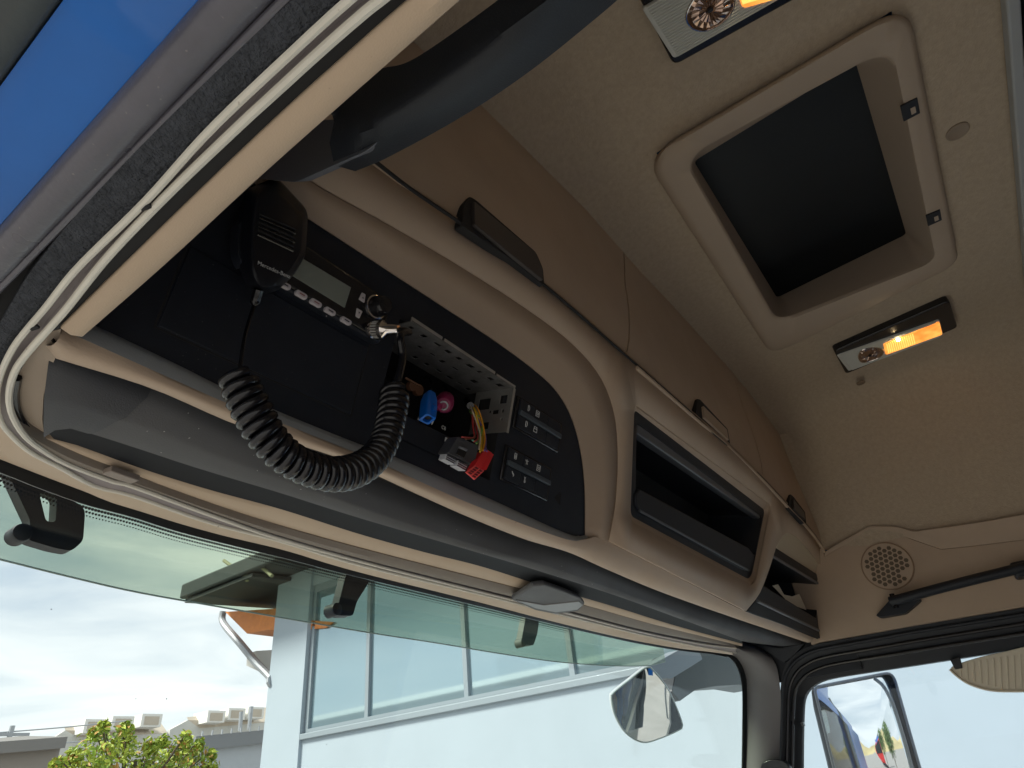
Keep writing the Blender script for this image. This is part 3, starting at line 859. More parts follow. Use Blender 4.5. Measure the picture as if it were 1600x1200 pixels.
# ------------------------------------------------------------------ hand microphone
mic = thing('hand_microphone', 'black hand microphone with ribbed speaker slots hanging in front of the two-way radio', 'microphone', fp(.235, .09, .03))
MO = .038
MP = FC(MO)
fro = [(404, 300), (432, 294), (474, 338), (471, 398), (453, 426), (429, 446), (414, 450), (402, 443), (394, 424), (392, 372), (397, 325)]
bko = [(384, 296), (432, 276), (481, 328), (476, 402), (457, 433), (431, 456), (413, 459), (388, 449), (377, 430), (371, 392), (374, 330)]
def closed(px, off, r): return fillet(hits(px, FC(off)), r, 4)
f_a, f_b, f_c, f_d = closed(fro, MO, .006), closed(fro, MO, .006), closed(bko, MO - .020, .007), closed(bko, MO - .032, .007)
fcc = sum(f_a, V((0, 0, 0))) / len(f_a)
f_0 = [fcc + (p - fcc) * .93 + FN * .0012 for p in f_a]
f_m = [a.lerp(b, .45) + FN * .004 for a, b in zip(f_b, f_c)]
vs, fs = loft([f_0, f_a, f_m, f_c, f_d], cu=True)
n = len(f_0)
mesh('case', (vs, fs + [tuple(range(n)), tuple(range(4 * n, 5 * n))]), mat('mic_plastic', (.007, .008, .012), .36, .25, 1200, .35), mic, angle=32)
for i in range(6):
    f = i / 5
    a = hit((405 - 3 * f, 334 + 32 * f), FC(MO + .0016))
    b = hit((462 - 4 * f, 358 + 34 * f), FC(MO + .0016))
    mesh('grille_slot', tube([a.lerp(b, j / 5) for j in range(6)], .0011, 6), M_gap if i % 2 == 0 else M_gloss, mic)
mesh('talk_key', prism(fillet(hits([(372, 350), (388, 335), (389, 392), (382, 420), (372, 398)], FC(MO - .016)), .004, 3), -FN * .012), M_black, mic, bevel=.002)
hk = FC(.01)
mesh('hanger', prism(fillet(hits([(396, 300), (440, 280), (440, 330), (400, 345)], FC(.0)), .004, 3), -FN * .012), M_black, mic, bevel=.002)
def text(body_, name, org, ex, ey, en, size, mt, parent):
    cu = bpy.data.curves.new(name, 'FONT')
    cu.body = body_
    cu.size = 1
    cu.extrude = .01
    o = bpy.data.objects.new(name, cu)
    COL.objects.link(o)
    me = bpy.data.meshes.new_from_object(o.evaluated_get(bpy.context.evaluated_depsgraph_get()))
    bpy.data.objects.remove(o)
    vs_ = [org + ex * (v.co.x * size) + ey * (v.co.y * size) + en * (v.co.z * size) for v in me.vertices]
    fs_ = [tuple(p.vertices) for p in me.polygons]
    return mesh(name, (vs_, fs_), mt, parent, smooth=False)
ta, tb = hit((402, 413), FC(MO + .0014)), hit((434, 427), FC(MO + .0014))
ex = (tb - ta).normalized()
text('Mercedes-Benz', 'lettering', ta, ex, FN.cross(ex), FN, .0049, M_icon, mic)
# ------------------------------------------------------------------ coiled cord
cord = thing('coiled_cord', 'black coiled cord looping from the hand microphone to the radio socket', 'cord', hit((520, 750), PY(.36)))
m0 = hit((404, 452), FC(MO - .012))
lead0 = spl([m0, hit((396, 480), FC(.02)), hit((384, 520), PY(.385)), hit((377, 560), PY(.37)), hit((374, 590), PY(.36))], 40)
mesh('straight_lead', tube(lead0, [.0042 if i < 5 else .0016 for i in range(40)], 8), M_cord, cord)
pathp = hits([(372, 588), (380, 612), (396, 645), (418, 683), (447, 713), (484, 733), (525, 741), (560, 733), (588, 712), (604, 682), (613, 645), (617, 612)], PY(.36))
path = spl(pathp, 700)
TURNS = 33
hel = []
up = V((0, -1, 0))
for i, p in enumerate(path):
    t = (path[min(i + 1, 699)] - path[max(i - 1, 0)]).normalized()
    s_ = t.cross(up).normalized()
    th = 2 * math.pi * TURNS * i / 699
    rr = .0102 + .0006 * math.sin(i * .021)
    hel.append(p + (up * math.cos(th) + s_ * math.sin(th)) * rr)
mesh('coil', tube(hel, .0038, 8), M_cord, cord, angle=80)
pl0 = rp(578, 515, RO)
pdir = (hit((612, 507), FC(.05)) - pl0).normalized()
pln = (FN + V((.35, 0, 0))).normalized()
lead1 = spl([pl0 + pln * .026, pl0 + pln * .04 + V((.006, 0, 0)), hit((626, 524), PY(.345)), hit((629, 555), PY(.35)), hit((624, 585), PY(.355)), hit((617, 606), PY(.36))], 40)
mesh('straight_lead', tube(lead1, .0036, 8), M_cord, cord)
pg = mesh('plug', lathe(pl0, pln, [(.0088, .0), (.0092, .001), (.0092, .004), (.0080, .005), (.0080, .011), (.0092, .012), (.0092, .016), (.0075, .018), (.0058, .022), (.0050, .030), (.0042, .033)], 24), M_chrome, cord)
mesh('knurl', merge([obox(pl0 + pln * .008 + (pln.orthogonal().normalized() * math.cos(a) + pln.cross(pln.orthogonal().normalized()) * math.sin(a)) * .0082, pln * .003, pln.orthogonal() * .0004, pln.cross(pln.orthogonal()) * .0004) for a in [k * math.pi / 9 for k in range(18)]]), M_metal, pg, kind='stuff')

# ================================================================== METAL RADIO CAGE AND LOOSE CONNECTORS
cage = thing('radio_cage', 'bare punched sheet metal cage inside the open slot of the black panel', 'metal cage', fp(.5, .15, -.05))
X = V((1, 0, 0))
ct = SLs1 - .004
def plate_with_holes(o, eu, ev, W, H, holes, th):
    outer_ = [o, o + eu * W, o + eu * W + ev * H, o + ev * H]
    hs_ = [[o + eu * a + ev * b, o + eu * (a + c_) + ev * b, o + eu * (a + c_) + ev * (b + e), o + ev * (b + e) + eu * a] for a, b, c_, e in holes]
    return cdt(outer_, hs_, o, eu, ev)
holes = []
for i in range(9):
    for j in range(3):
        if rnd.random() < .75:
            holes.append((.008 + i * .0205, .010 + j * .027, .006 + .006 * rnd.random(), .004 + .006 * rnd.random()))
mesh('top_plate', plate_with_holes(fp(SLx0 + .003, ct, .006), X, -FN, SLx1 - SLx0 - .006, .085, holes, .001), mat('cage_dull', (.20, .20, .20), .5, .3, 300, metal=.6, var=.3, vscale=60), cage, smooth=False, solid=.0012)
sx = SLx1 - .0035
mesh('side_plate', plate_with_holes(fp(sx, ct, .006), -FT, -FN, .062, .064, [(.010, .008, .012, .012), (.030, .010, .005, .004), (.030, .019, .006, .010), (.042, .010, .004, .003), (.030, .032, .004, .003), (.046, .032, .010, .012), (.012, .036, .016, .02)], .001), M_metal, cage, smooth=False, solid=.0012)
mesh('rim', merge([fbox(SLx0 + .002, .452, ct - .001, ct + .004, .004, .0055), fbox(.456, .552, ct - .001, ct + .004, .004, .0055), fbox(.556, SLx1 - .001, ct - .001, ct + .003, .004, .0055), fbox(sx - .0005, sx + .004, ct - .062, ct - .001, .004, .0055)]), M_metal, cage, smooth=False)

def wire(name, pts, r, mt, parent=None): return mesh(name, tube(spl(pts, 40), r, 7), mt, parent)
def CP(u, v, off): return hit((u, v), FC(off))
# blue antenna plug
bc = thing('blue_plug', 'blue antenna plug dangling inside the open radio slot', 'plug', CP(668, 650, .0))
a, b = CP(671, 616, -.02), CP(668, 655, .006)
mesh('housing', loft([fillet([p + X * i + (b - a).normalized().cross(X) * j for i, j in ((-w_, -h_), (w_, -h_), (w_, h_), (-w_, h_))], .003, 3) for p, w_, h_ in ((a, .006, .006), (a.lerp(b, .3), .0085, .0075), (a.lerp(b, .85), .0085, .0075), (b, .0080, .0070), (b, .005, .005), (b.lerp(a, .2), .0048, .0048))], cu=True), M_cblue, bc, angle=45)
mesh('latch', obox(a.lerp(b, .62) + V((0, -.009, -.002)), X * .003, (b - a).normalized() * .006, FN * .002), M_cblue, bc, bevel=.0008)
mesh('key_mark', obox(a.lerp(b, .5) + V((0, -.0085, -.0022)), X * .0016, (b - a).normalized() * .0018, FN * .0008), M_pink, bc)
mesh('socket', disc(b.lerp(a, .12), (b - a).normalized(), .0042, .001, 16), M_gap, bc)
wire('lead', [a, CP(676, 600, -.05), CP(668, 590, -.09), CP(655, 592, -.15)], .0022, M_cord, bc)
# magenta plug
pc = thing('magenta_plug', 'dark magenta antenna plug beside the blue plug in the slot', 'plug', CP(690, 640, 0))
pa, pb = CP(697, 622, -.04), CP(691, 640, -.012)
pd = (pb - pa).normalized()
mesh('housing', lathe(pa, pd, [(.006, 0), (.0105, .006), (.0115, .016), (.0115, .028), (.009, .032), (.0085, .0315)], 18), M_pink, pc)
mesh('socket_ring', lathe(pa, pd, [(.0055, .030), (.0058, .0335), (.0042, .034), (.004, .031)], 18), M_pin, pc)
mesh('latch', obox(pb - X * .010 + FN * .002, X * .004, FT * .004, FN * .004), M_pink, pc, bevel=.001)
wire('lead', [pa, CP(700, 612, -.07), CP(690, 600, -.11), CP(670, 600, -.16)], .002, M_cord, pc)
# smoked black connector with grey terminals
sc_ = thing('black_connector', 'smoky black connector block with grey terminals hanging below the slot', 'connector', CP(716, 715, .02))
bq = [(716, 682), (748, 697), (741, 727), (700, 708)]
mesh('housing', prism(fillet(hits(bq, FC(.024)), .002, 3), -FN * .016), M_smoke, sc_, bevel=.0012)
mesh('latch', prism(hits([(718, 700), (730, 706), (725, 716), (713, 710)], FC(.0255)), -FN * .003), M_gloss, sc_, bevel=.0006)
mesh('latch_edge', prism(hits([(720, 697), (731, 702), (730, 705), (718, 700)], FC(.027)), -FN * .003), mat('smoke_edge', (.16, .17, .19), .3), sc_, bevel=.0004)
for q in ([(698, 709), (713, 717), (710, 726), (695, 718)], [(716, 719), (731, 727), (727, 736), (713, 728)]):
    hq = hits(q, FC(.022))
    tb_ = mesh('terminal_block', prism(hq, -FN * .010), M_pin, sc_, bevel=.0005)
    for i in range(3):
        f = (i + .5) / 3
        l_, r_ = hq[0].lerp(hq[3], f), hq[1].lerp(hq[2], f)
        mesh('terminal_slot', obox((l_ + r_) / 2 + FN * .0003, (r_ - l_) * .44, (hq[3] - hq[0]) * .06, FN * .0004), M_dark, tb_, smooth=False)
# red connector
rc = thing('red_connector', 'bright red connector block with square sockets on coloured wires', 'connector', CP(750, 740, .03))
fa = hits([(742, 727), (756, 736), (741, 750), (727, 738)], FC(.036))
bdir = hit((768, 703), FC(.012)) - hit((754, 731), FC(.036))
mesh('housing', prism(fa, bdir), M_red, rc, bevel=.0008)
mesh('key_rib', prism([fa[1] + bdir * .05, fa[1] + bdir * .9, fa[1] + bdir * .9 + (fa[1] - fa[3]) * .12, fa[1] + bdir * .05 + (fa[1] - fa[3]) * .12], (fa[0] - fa[1]) * .4), M_red, rc)
fn = (fa[1] - fa[0]).cross(fa[3] - fa[0]).normalized()
if fn.dot(bdir) > 0: fn = -fn
mesh('face', prism([sum(fa, V((0, 0, 0))) / 4 + (p - sum(fa, V((0, 0, 0))) / 4) * .98 + fn * .0006 for p in fa], -fn * .001), M_red2, rc, smooth=False)
for i in range(4):
    for j in range(2):
        u_, v_ = (i + .5) / 4, (j + .5) / 2
        c_ = fa[0].lerp(fa[3], .1 + .8 * v_).lerp(fa[1].lerp(fa[2], .1 + .8 * v_), .08 + .84 * u_)
        c_ = (fa[0] * (1 - u_) + fa[3] * u_) * (1 - v_) + (fa[1] * (1 - u_) + fa[2] * u_) * v_
        c_ = sum(fa, V((0, 0, 0))) / 4 + (c_ - sum(fa, V((0, 0, 0))) / 4) * .9
        mesh('socket', obox(c_ + fn * .0009, (fa[3] - fa[0]) * .075, (fa[1] - fa[0]) * .15, fn * .0006), mat('socket_dark', (.16, .01, .012), .6) if (i + j) == 0 else bpy.data.materials['socket_dark'], rc, smooth=False)
# wires
wb = thing('wire_bundle', 'thin yellow, red, white, green and violet wires running from the slot to the connectors', 'wires', CP(740, 660, 0))
WC = [('yellow', (.75, .48, .02)), ('orange', (.80, .33, .02)), ('cream', (.65, .55, .42)), ('red', (.40, .03, .03)), ('green', (.18, .38, .06)), ('violet', (.16, .08, .30)), ('brown', (.22, .08, .04)), ('teal', (.10, .30, .22))]
wm = {k_: mat('wire_' + k_, c_, .45) for k_, c_ in WC}
bun = CP(736, 633, -.03)
WPATH = [('yellow', [(743, 640), (753, 665), (755, 690), (752, 704)]), ('yellow', [(741, 640), (749, 668), (752, 690), (750, 706)]), ('orange', [(744, 636), (752, 655), (757, 685), (754, 704)]), ('cream', [(737, 638), (745, 660), (751, 680), (749, 702)]), ('violet', [(742, 645), (757, 675), (759, 692), (757, 704)]), ('violet', [(744, 648), (756, 678), (757, 695), (760, 705)]), ('green', [(736, 645), (752, 652), (755, 668), (748, 690), (745, 693)]), ('red', [(738, 648), (739, 665), (741, 682), (735, 684), (722, 683)]), ('red', [(740, 652), (744, 670), (746, 685), (740, 690)]), ('brown', [(737, 645), (740, 670), (742, 684), (728, 686)]), ('teal', [(742, 650), (748, 675), (746, 690), (738, 688)])]
for i, (k_, ps) in enumerate(WPATH):
    n_ = len(ps)
    pts = [CP(728 + i % 3, 622 - (i % 4), -.13), CP(732 + i % 3, 628, -.07)] + [CP(u + .6 * ((i * 7) % 3 - 1), v, -.02 + (.044 * j / (n_ - 1)) + .002 * ((i * 5) % 3)) for j, (u, v) in enumerate(ps)]
    wire('wire', pts, .00105, wm[k_], wb)
mesh('sleeve', tube(spl([CP(725, 618, -.16), CP(729, 624, -.09), CP(735, 634, -.025)], 12), .0048, 10), M_cord, wb)
# printed marks on the tray
for u, v, s_ in ((655, 653, 1), (675, 661, -1)):
    c_ = CP(u, v, -.0115)
    mesh('printed_mark', prism([c_ + X * .002 * a + FT * .0026 * b * s_ for a, b in ((-1, -1), (1, -1), (0, 1))], FN * .0004), M_icon, pn, smooth=False)
c_ = CP(693, 671, -.0115)
text('CB', 'printed_mark', c_ - X * .004, X, FT, FN, .006, M_icon, pn)
mesh('printed_mark', obox(CP(697, 687, -.0112), X * .0018, FT * .0026, FN * .0004), M_icon, pn, smooth=False)
# ribbon scrap of brown foam at the left of the slot
tag(mesh('copper_clip', merge([disc(CP(650, 610, -.05), FN, .007, .006, 12), disc(CP(640, 604, -.05), FN, .006, .006, 12), obox(CP(645, 597, -.03), X * .012, FT * .001, FN * .001)]), mat('copper_brown', (.20, .10, .06), .5, metal=.4)), 'brown metal socket pair at the driver end of the open slot', 'socket')

# ================================================================== ROOF HATCH
ha = thing('roof_hatch', 'beige roof hatch frame with a dark tinted panel in the ceiling', 'roof hatch', (1.26, -.04, .98))
ho = [(1014, 226), (1416, -4), (1497, 420), (1207, 558)]
hi_ = [(1063, 226), (1405, 70), (1463, 415), (1214, 524)]
def q4(pts, z, r, seg=7): return fillet(hits(pts, PZ(z)), r, seg)
A = q4([(1006, 246), (1418, 2), (1499, 412), (1205, 556)], CZ - .002, [.07, .06, .05, .07])
A2 = q4([(1010, 246), (1417, 6), (1497, 410), (1206, 552)], CZ - .018, [.07, .06, .05, .07])
B2 = q4([(1022, 244), (1411, 15), (1489, 405), (1209, 540)], CZ - .024, [.065, .055, .045, .065])
Cc = q4([(1066, 246), (1393, 68), (1463, 408), (1213, 508)], CZ - .022, [.05, .05, .04, .05])
Cd = q4([(1070, 247), (1390, 74), (1459, 406), (1214, 502)], CZ - .014, [.05, .05, .04, .05])
De = q4([(1084, 252), (1337, 97), (1416, 366), (1214, 465)], CZ + .10, [.012, .012, .012, .012])
cz = sum(De, V((0, 0, 0))) / len(De)
mesh('frame', loft([A, A2, B2, Cc, Cd], cu=True), M_frame, ha, angle=60)
mesh('recess_wall', loft([Cd, [p.lerp(q, .12) + V((0, 0, .004)) for p, q in zip(Cd, De)], De], cu=True), M_frame, ha, angle=50)
De2 = [cz + (p - cz) * 1.03 + V((0, 0, .002)) for p in De]
mesh('tinted_panel', prism(De2, V((0, 0, .01))), M_panel, ha)
for u, v in ((1422, 171), (1459, 340)):
    c_ = hit((u, v), PZ(CZ - .024))
    k_ = mesh('latch', obox(c_, V((.020, 0, 0)), V((0, .014, 0)), V((0, 0, .0022))), M_dark, ha, bevel=.001)
    mesh('latch_tab', obox(c_ + V((.004, -.004, -.002)), V((.008, 0, 0)), V((0, .004, 0)), V((0, 0, .0012))), M_frame, k_, bevel=.0005)
# ================================================================== READING LAMPS
def lamp(label, housing, lens, lit, dark, refl, bulb, z):
    o = thing('reading_lamp', label, 'lamp', hit(bulb, PZ(z)), 'lit reading lamps in the ceiling')
    hz = hits(housing, PZ(z + .004))
    mesh('housing', prism(fillet(hz, .014, 4), V((0, 0, .03))), M_gloss, o, bevel=.004, seg=3)
    lz = hits(lens, PZ(z))
    ln = mesh('lens', prism(fillet(lz, .006, 3), V((0, 0, .012))), M_lens, o, bevel=.0015)
    # ribs across the clear lens
    ribs = []
    nr = 22
    for i in range(nr):
        t = (i + .5) / nr
        a_, b_ = lz[0].lerp(lz[3], t), lz[1].lerp(lz[2], t)
        ribs.append(tube([a_.lerp(b_, .04), a_.lerp(b_, .96)], (a_ - lz[0]).length / max(t, .01) / nr * .42, 6))
    mesh('lens_ribs', merge(ribs), M_lens, ln, kind='stuff')
    tz = hits(lit, PZ(z - .003))
    ls_ = mesh('lit_section', prism(fillet(tz, .008, 3), V((0, 0, .004))), M_lit, o, bevel=.001)
    rb2 = []
    for i in range(14):
        t = .06 + .5 * i / 14
        a_, b_ = tz[0].lerp(tz[1], t), tz[3].lerp(tz[2], t)
        rb2.append(tube([a_.lerp(b_, .12), a_.lerp(b_, .9)], .0016, 6))
    mesh('lit_ribs', merge(rb2), M_lit2, ls_, kind='stuff')
    rz = hits(refl, PZ(z - .003))
    rc_ = sum(rz, V((0, 0, 0))) / len(rz)
    rr_ = spl(rz, 32, True)
    k_ = len(rr_)
    dm = []
    for kk, hh in ((1.0, 0), (.8, .004), (.5, .006), (.2, .0035), (.05, .001)):
        dm.append([rc_ + (p - rc_) * kk - V((0, 0, hh * (1.0 if q % 2 else .72))) for q, p in enumerate(rr_)])
    vs_, fs_ = loft(dm, cu=True)
    mesh('spot_reflector', (vs_, fs_ + [tuple(range(4 * k_, 5 * k_))]), M_refl, o, smooth=False)
    mesh('spot_rim', tube(rr_, .0015, 6, True), M_chrome, o)
    mesh('spot_switch', obox(rc_ + V((0, 0, -.001)), V((.003, 0, 0)), V((0, .004, 0)), V((0, 0, .003))), M_dark, o, bevel=.001)
    bc_ = hit(bulb, PZ(z - .008))
    mesh('bulb', lathe(bc_ + V((0, 0, .006)), V((0, 0, -1)), [(.002, 0), (.004, .002), (.0045, .004), (.003, .007), (.001, .008)], 12), M_bulb, o)
    return o
lamp('lit reading lamp in a black housing near the passenger side wall', [(1303, 549), (1484, 470), (1497, 512), (1322, 585)], [(1308, 556), (1468, 500), (1474, 524), (1326, 580)], [(1380, 537), (1468, 503), (1473, 523), (1384, 555)], None, [(1341, 557), (1347, 547), (1366, 543), (1380, 547), (1376, 557), (1357, 565), (1346, 566)], (1404, 532), .975)
lamp('large lit reading lamp cut off by the top edge of the view', [(985, -30), (1180, -140), (1260, -10), (1053, 104)], [(1003, 14), (1175, -88), (1226, -6), (1053, 92)], [(1140, -62), (1180, -84), (1222, -4), (1160, 14)], None, [(1072, 30), (1080, 5), (1105, -25), (1140, -25), (1148, 5), (1135, 30), (1108, 47), (1085, 46)], (1170, -25), .975)

# ceiling buttons
o = tag(mesh('ceiling_button', lathe(hit((1496, 205), PZ(CZ)), V((0, 0, -1)), [(.021, 0), (.021, .0025), (.018, .0035), (.010, .0005)], 24), mat('button_brown', (.26, .205, .15), .5)), 'beige round finger button on the ceiling behind the roof hatch', 'button')
o = tag(mesh('screw_cap', lathe(hit((1345, 598), PZ(.97)), V((0, 0, -1)), [(.013, 0), (.013, .002), (.010, .003)], 20), mat('cap_brown', (.22, .16, .11), .6)), 'small brown screw cap in the ceiling below the smaller lamp', 'screw cap')
# rear curtain rail
cr_ = thing('curtain_rail', 'pale grey curtain rail across the rear of the ceiling', 'rail', (1.2, -.46, .97))
ra, rb_ = hit((1567, 0), PZ(.985)), hit((1597, 375), PZ(.985))
ra, rb_ = ra + (ra - rb_) * .9, rb_ + (rb_ - ra) * .35
dx = (rb_ - ra).normalized()
cmid = (ra + rb_) / 2
mesh('track', obox(cmid + V((0, -.010, 0)), dx * (rb_ - ra).length * .5, V((0, .010, 0)), V((0, 0, .012))), M_strip, cr_, bevel=.004, seg=3)
mesh('curtain_edge', obox(cmid + V((0, -.06, -.002)), dx * (rb_ - ra).length * .5, V((0, .036, 0)), V((0, 0, .012))), M_dark, cr_, bevel=.004)

# ================================================================== DRIVER GRAB HANDLE
gh = thing('grab_bar', 'black plastic grab handle fixed above the driver door', 'grab handle', hit((470, 285), PX(.19)))
a_ = spl(hits([(522, 258), (575, 234), (690, 168), (800, 92), (912, 0), (985, -65)], PX(.195)), 60)
b_ = spl(hits([(522, 190), (545, 185), (572, 186), (610, 172), (700, 112), (850, 4), (930, -60)], PX(.178)), 60)
c_ = spl(hits([(512, 172), (530, 138), (560, 114), (600, 106), (650, 90), (770, 6), (850, -60)], PX(.170)), 60)
gv, gf = loft([a_, [p.lerp(q, .5) + V((-.004, 0, -.003)) for p, q in zip(a_, b_)], b_, [p.lerp(q, .15) + V((-.001, 0, .004)) for p, q in zip(b_, c_)], c_, [p + V((.03, 0, .006)) for p in c_], [p + V((.02, 0, .012)) for p in a_]], cv=True)
mesh('grip', (gv, gf + [tuple(range(0, 360, 60)), tuple(range(59, 360, 60))]), M_dark, gh, angle=50)
mesh('foot', prism(fillet(hits([(392, 278), (462, 285), (575, 235), (600, 212), (530, 186), (470, 190), (400, 245), (370, 270)], PX(.193)), .006, 3), V((.012, 0, .012))), mat('foot_sky_sheen', (.12, .13, .155), .45, .3, 900), gh, bevel=.003)  # same black plastic; the sky's bluish sheen is put into its colour

# ================================================================== PASSENGER SIDE: SPEAKER, GRAB RAIL, DOOR FRAME
sp = thing('door_speaker', 'round beige speaker grille with honeycomb holes on the passenger wall', 'speaker', (2.25, .175, .39))
scn = V((2.249, .1755, .4585))
nx = V((-1, 0, 0))
mesh('rim', tube([scn + nx * .002 + V((0, math.cos(a), math.sin(a))) * .0685 for a in [k * math.pi / 24 for k in range(48)]], .0022, 8, True), mat('rim_brown', (.28, .19, .12), .5), sp)
mesh('cloth_backing', disc(scn + nx * .0003, nx, .066, .0009, 48), mat('speaker_cloth', (.13, .10, .07), .9), sp)
hexes = []
pit = .0152
cth = math.radians(-18)
for i in range(-5, 6):
    for j in range(-6, 7):
        y_, z_ = (i + .5 * (j % 2)) * pit, j * pit * .866
        if y_ * y_ + z_ * z_ < .057 ** 2 and (i, j) not in ((-2, -3), (3, 1), (-3, -3)):
            yy, zz = y_ * math.cos(cth) - z_ * math.sin(cth), y_ * math.sin(cth) + z_ * math.cos(cth)
            hexes.append([scn + nx * .003 + V((0, yy + math.cos(k * math.pi / 3 + .21) * .0067, zz + math.sin(k * math.pi / 3 + .21) * .0067)) for k in range(6)])
disk = [scn + nx * .003 + V((0, math.cos(k * math.pi / 24), math.sin(k * math.pi / 24))) * .067 for k in range(48)]
mesh('honeycomb', cdt(disk, hexes, scn + nx * .003, V((0, 1, 0)), V((0, 0, 1))), M_beige, sp, smooth=False, solid=.0012)
gr = thing('grab_rail', 'black grab rail on the passenger wall below the round speaker', 'grab rail', (2.24, .2, .33))
y0, z0 = .205, .352
mesh('bar', tube(spl([V((2.20, .20, .352)), V((2.195, .15, .354)), V((2.195, 0, .362)), V((2.195, -.3, .372))], 30), [.0135] * 30, 14), M_dark, gr)
mesh('bracket', prism(fillet(hits([(1368, 962), (1392, 935), (1420, 930), (1440, 936), (1415, 958), (1375, 965)], PX(2.215)), .006, 4), V((.033, 0, 0))), M_dark, gr, bevel=.004, seg=3)
mesh('pivot_pin', tube([hit((1393, 928), PX(2.2)), hit((1401, 950), PX(2.2))], .007, 10), M_gloss, gr)
mesh('bracket', bx(2.19, 2.25, -.15, -.11, .345, .385), M_dark, gr, bevel=.008, seg=3)

pf = thing('passenger_door_frame', 'black passenger door frame with layered rubber seals around the side window', 'door frame', (2.25, .2, -.9))
oa = spl(hits([(1216, 1215), (1218, 1130), (1220, 1070), (1224, 1048), (1234, 1030), (1255, 1014), (1285, 1005), (1340, 995), (1430, 978), (1600, 950), (1760, 922)], PX(2.25)), 70)
ob = spl(hits([(1252, 1215), (1253, 1140), (1255, 1098), (1260, 1083), (1270, 1072), (1285, 1064), (1310, 1058), (1360, 1050), (1440, 1038), (1600, 1013), (1760, 988)], PX(2.285)), 70)
mesh('frame', slab([oa, [p.lerp(q, .3) + V((-.006, 0, 0)) for p, q in zip(oa, ob)], [p.lerp(q, .7) for p, q in zip(oa, ob)], ob], V((.03, 0, 0))), M_dark, pf, angle=60)
for t in (.16, .40, .64):
    mesh('rubber_seal', tube([p.lerp(q, t) + V((-.010, 0, 0)) for p, q in zip(oa, ob)], .0052, 8), M_gloss if t > .3 else M_dark, pf)
pg_ = thing('side_window', 'clear passenger side window with a small stub on its front edge', 'window', (2.29, .0, -.75))
mesh('glass_pane', bx(2.290, 2.294, -.62, .62, -.76, .21), M_side, pg_, smooth=False)
mesh('stop_stub', obox(hit((1254, 1131), PX(2.28)), V((.01, 0, 0)), V((0, .004, 0)), V((0, 0, .006))), M_gloss, pg_, bevel=.001)
# A pillar lining
pl_ = thing('pillar_lining', 'grey pillar lining between the windscreen and the passenger window', 'pillar trim', (2.24, .7, -.75))
w0 = spl(hitsw([(1090, 1007), (1128, 1017), (1144, 1021), (1157, 1032), (1166, 1052), (1169, 1080), (1169, 1140), (1167, 1215)], .012), 40)
w1 = spl(hits([(1160, 1003), (1180, 1010), (1200, 1021), (1212, 1038), (1217, 1060), (1220, 1090), (1219, 1140), (1217, 1215)], PX(2.245)), 40)
mesh('lining', slab([w0, [p.lerp(q, .35) + V((-.012, -.02, 0)) for p, q in zip(w0, w1)], [p.lerp(q, .7) + V((-.008, -.012, 0)) for p, q in zip(w0, w1)], w1], V((.02, .02, 0))), mat('pillar_grey', (.17, .165, .17), .6, .3, 800), pl_, angle=70)
w2 = spl(hits([(1160, 1000), (1210, 1012), (1235, 1010), (1256, 1006)], PX(2.24)), 20)
w3 = spl(hits([(1196, 1016), (1216, 1030), (1226, 1034), (1240, 1024)], PX(2.245)), 20)
mesh('corner_backing', bx(2.262, 2.275, .345, .70, .20, 1.1), M_dark, pl_)
mesh('corner_cover', slab([w2, w3], V((.02, .0, 0))), M_dark, pl_)
kb = thing('pillar_hook', 'small glossy black hook on the far pillar at the bottom edge', 'hook', hit((1212, 1205), PX(2.21)))
mesh('hook', prism(fillet(hits([(1186, 1210), (1190, 1192), (1205, 1186), (1224, 1188), (1234, 1198), (1236, 1212)], PX(2.20)), .008, 4), V((.03, 0, 0))), M_gloss, kb, bevel=.004, seg=3)

# cream ribbed shade clipped to the window top
sh = thing('ribbed_shade', 'cream ribbed half-round shade clipped to the top of the passenger window', 'shade', hit((1540, 1078), PX(2.27)))
so_ = spl(hits([(1484, 1046), (1496, 1056), (1515, 1068), (1545, 1077), (1580, 1079), (1640, 1078), (1640, 1010), (1560, 1020), (1500, 1036)], PX(2.268)), 60, True)
mesh('shade_body', prism(so_, V((.006, 0, 0))), M_shade, sh, bevel=.002)
for i in range(11):
    u = 1502 + i * 10.5
    lo_ = hit((u, min(1076, 1060 + i * 2.6) if i < 6 else 1076), PX(2.267))
    hi2 = hit((u - 2, 1037 - i * 1.6), PX(2.267))
    mesh('rib', tube([lo_, hi2], .0022, 6), M_shade, sh)
mesh('rim', tube(spl(hits([(1484, 1046), (1496, 1057), (1515, 1069), (1545, 1078), (1580, 1080), (1640, 1079)], PX(2.266)), 30), .003, 8), M_shade, sh)
mesh('clip', prism(hits([(1484, 1030), (1500, 1026), (1504, 1044), (1492, 1046)], PX(2.262)), V((.012, 0, 0))), M_gloss, sh, bevel=.002)

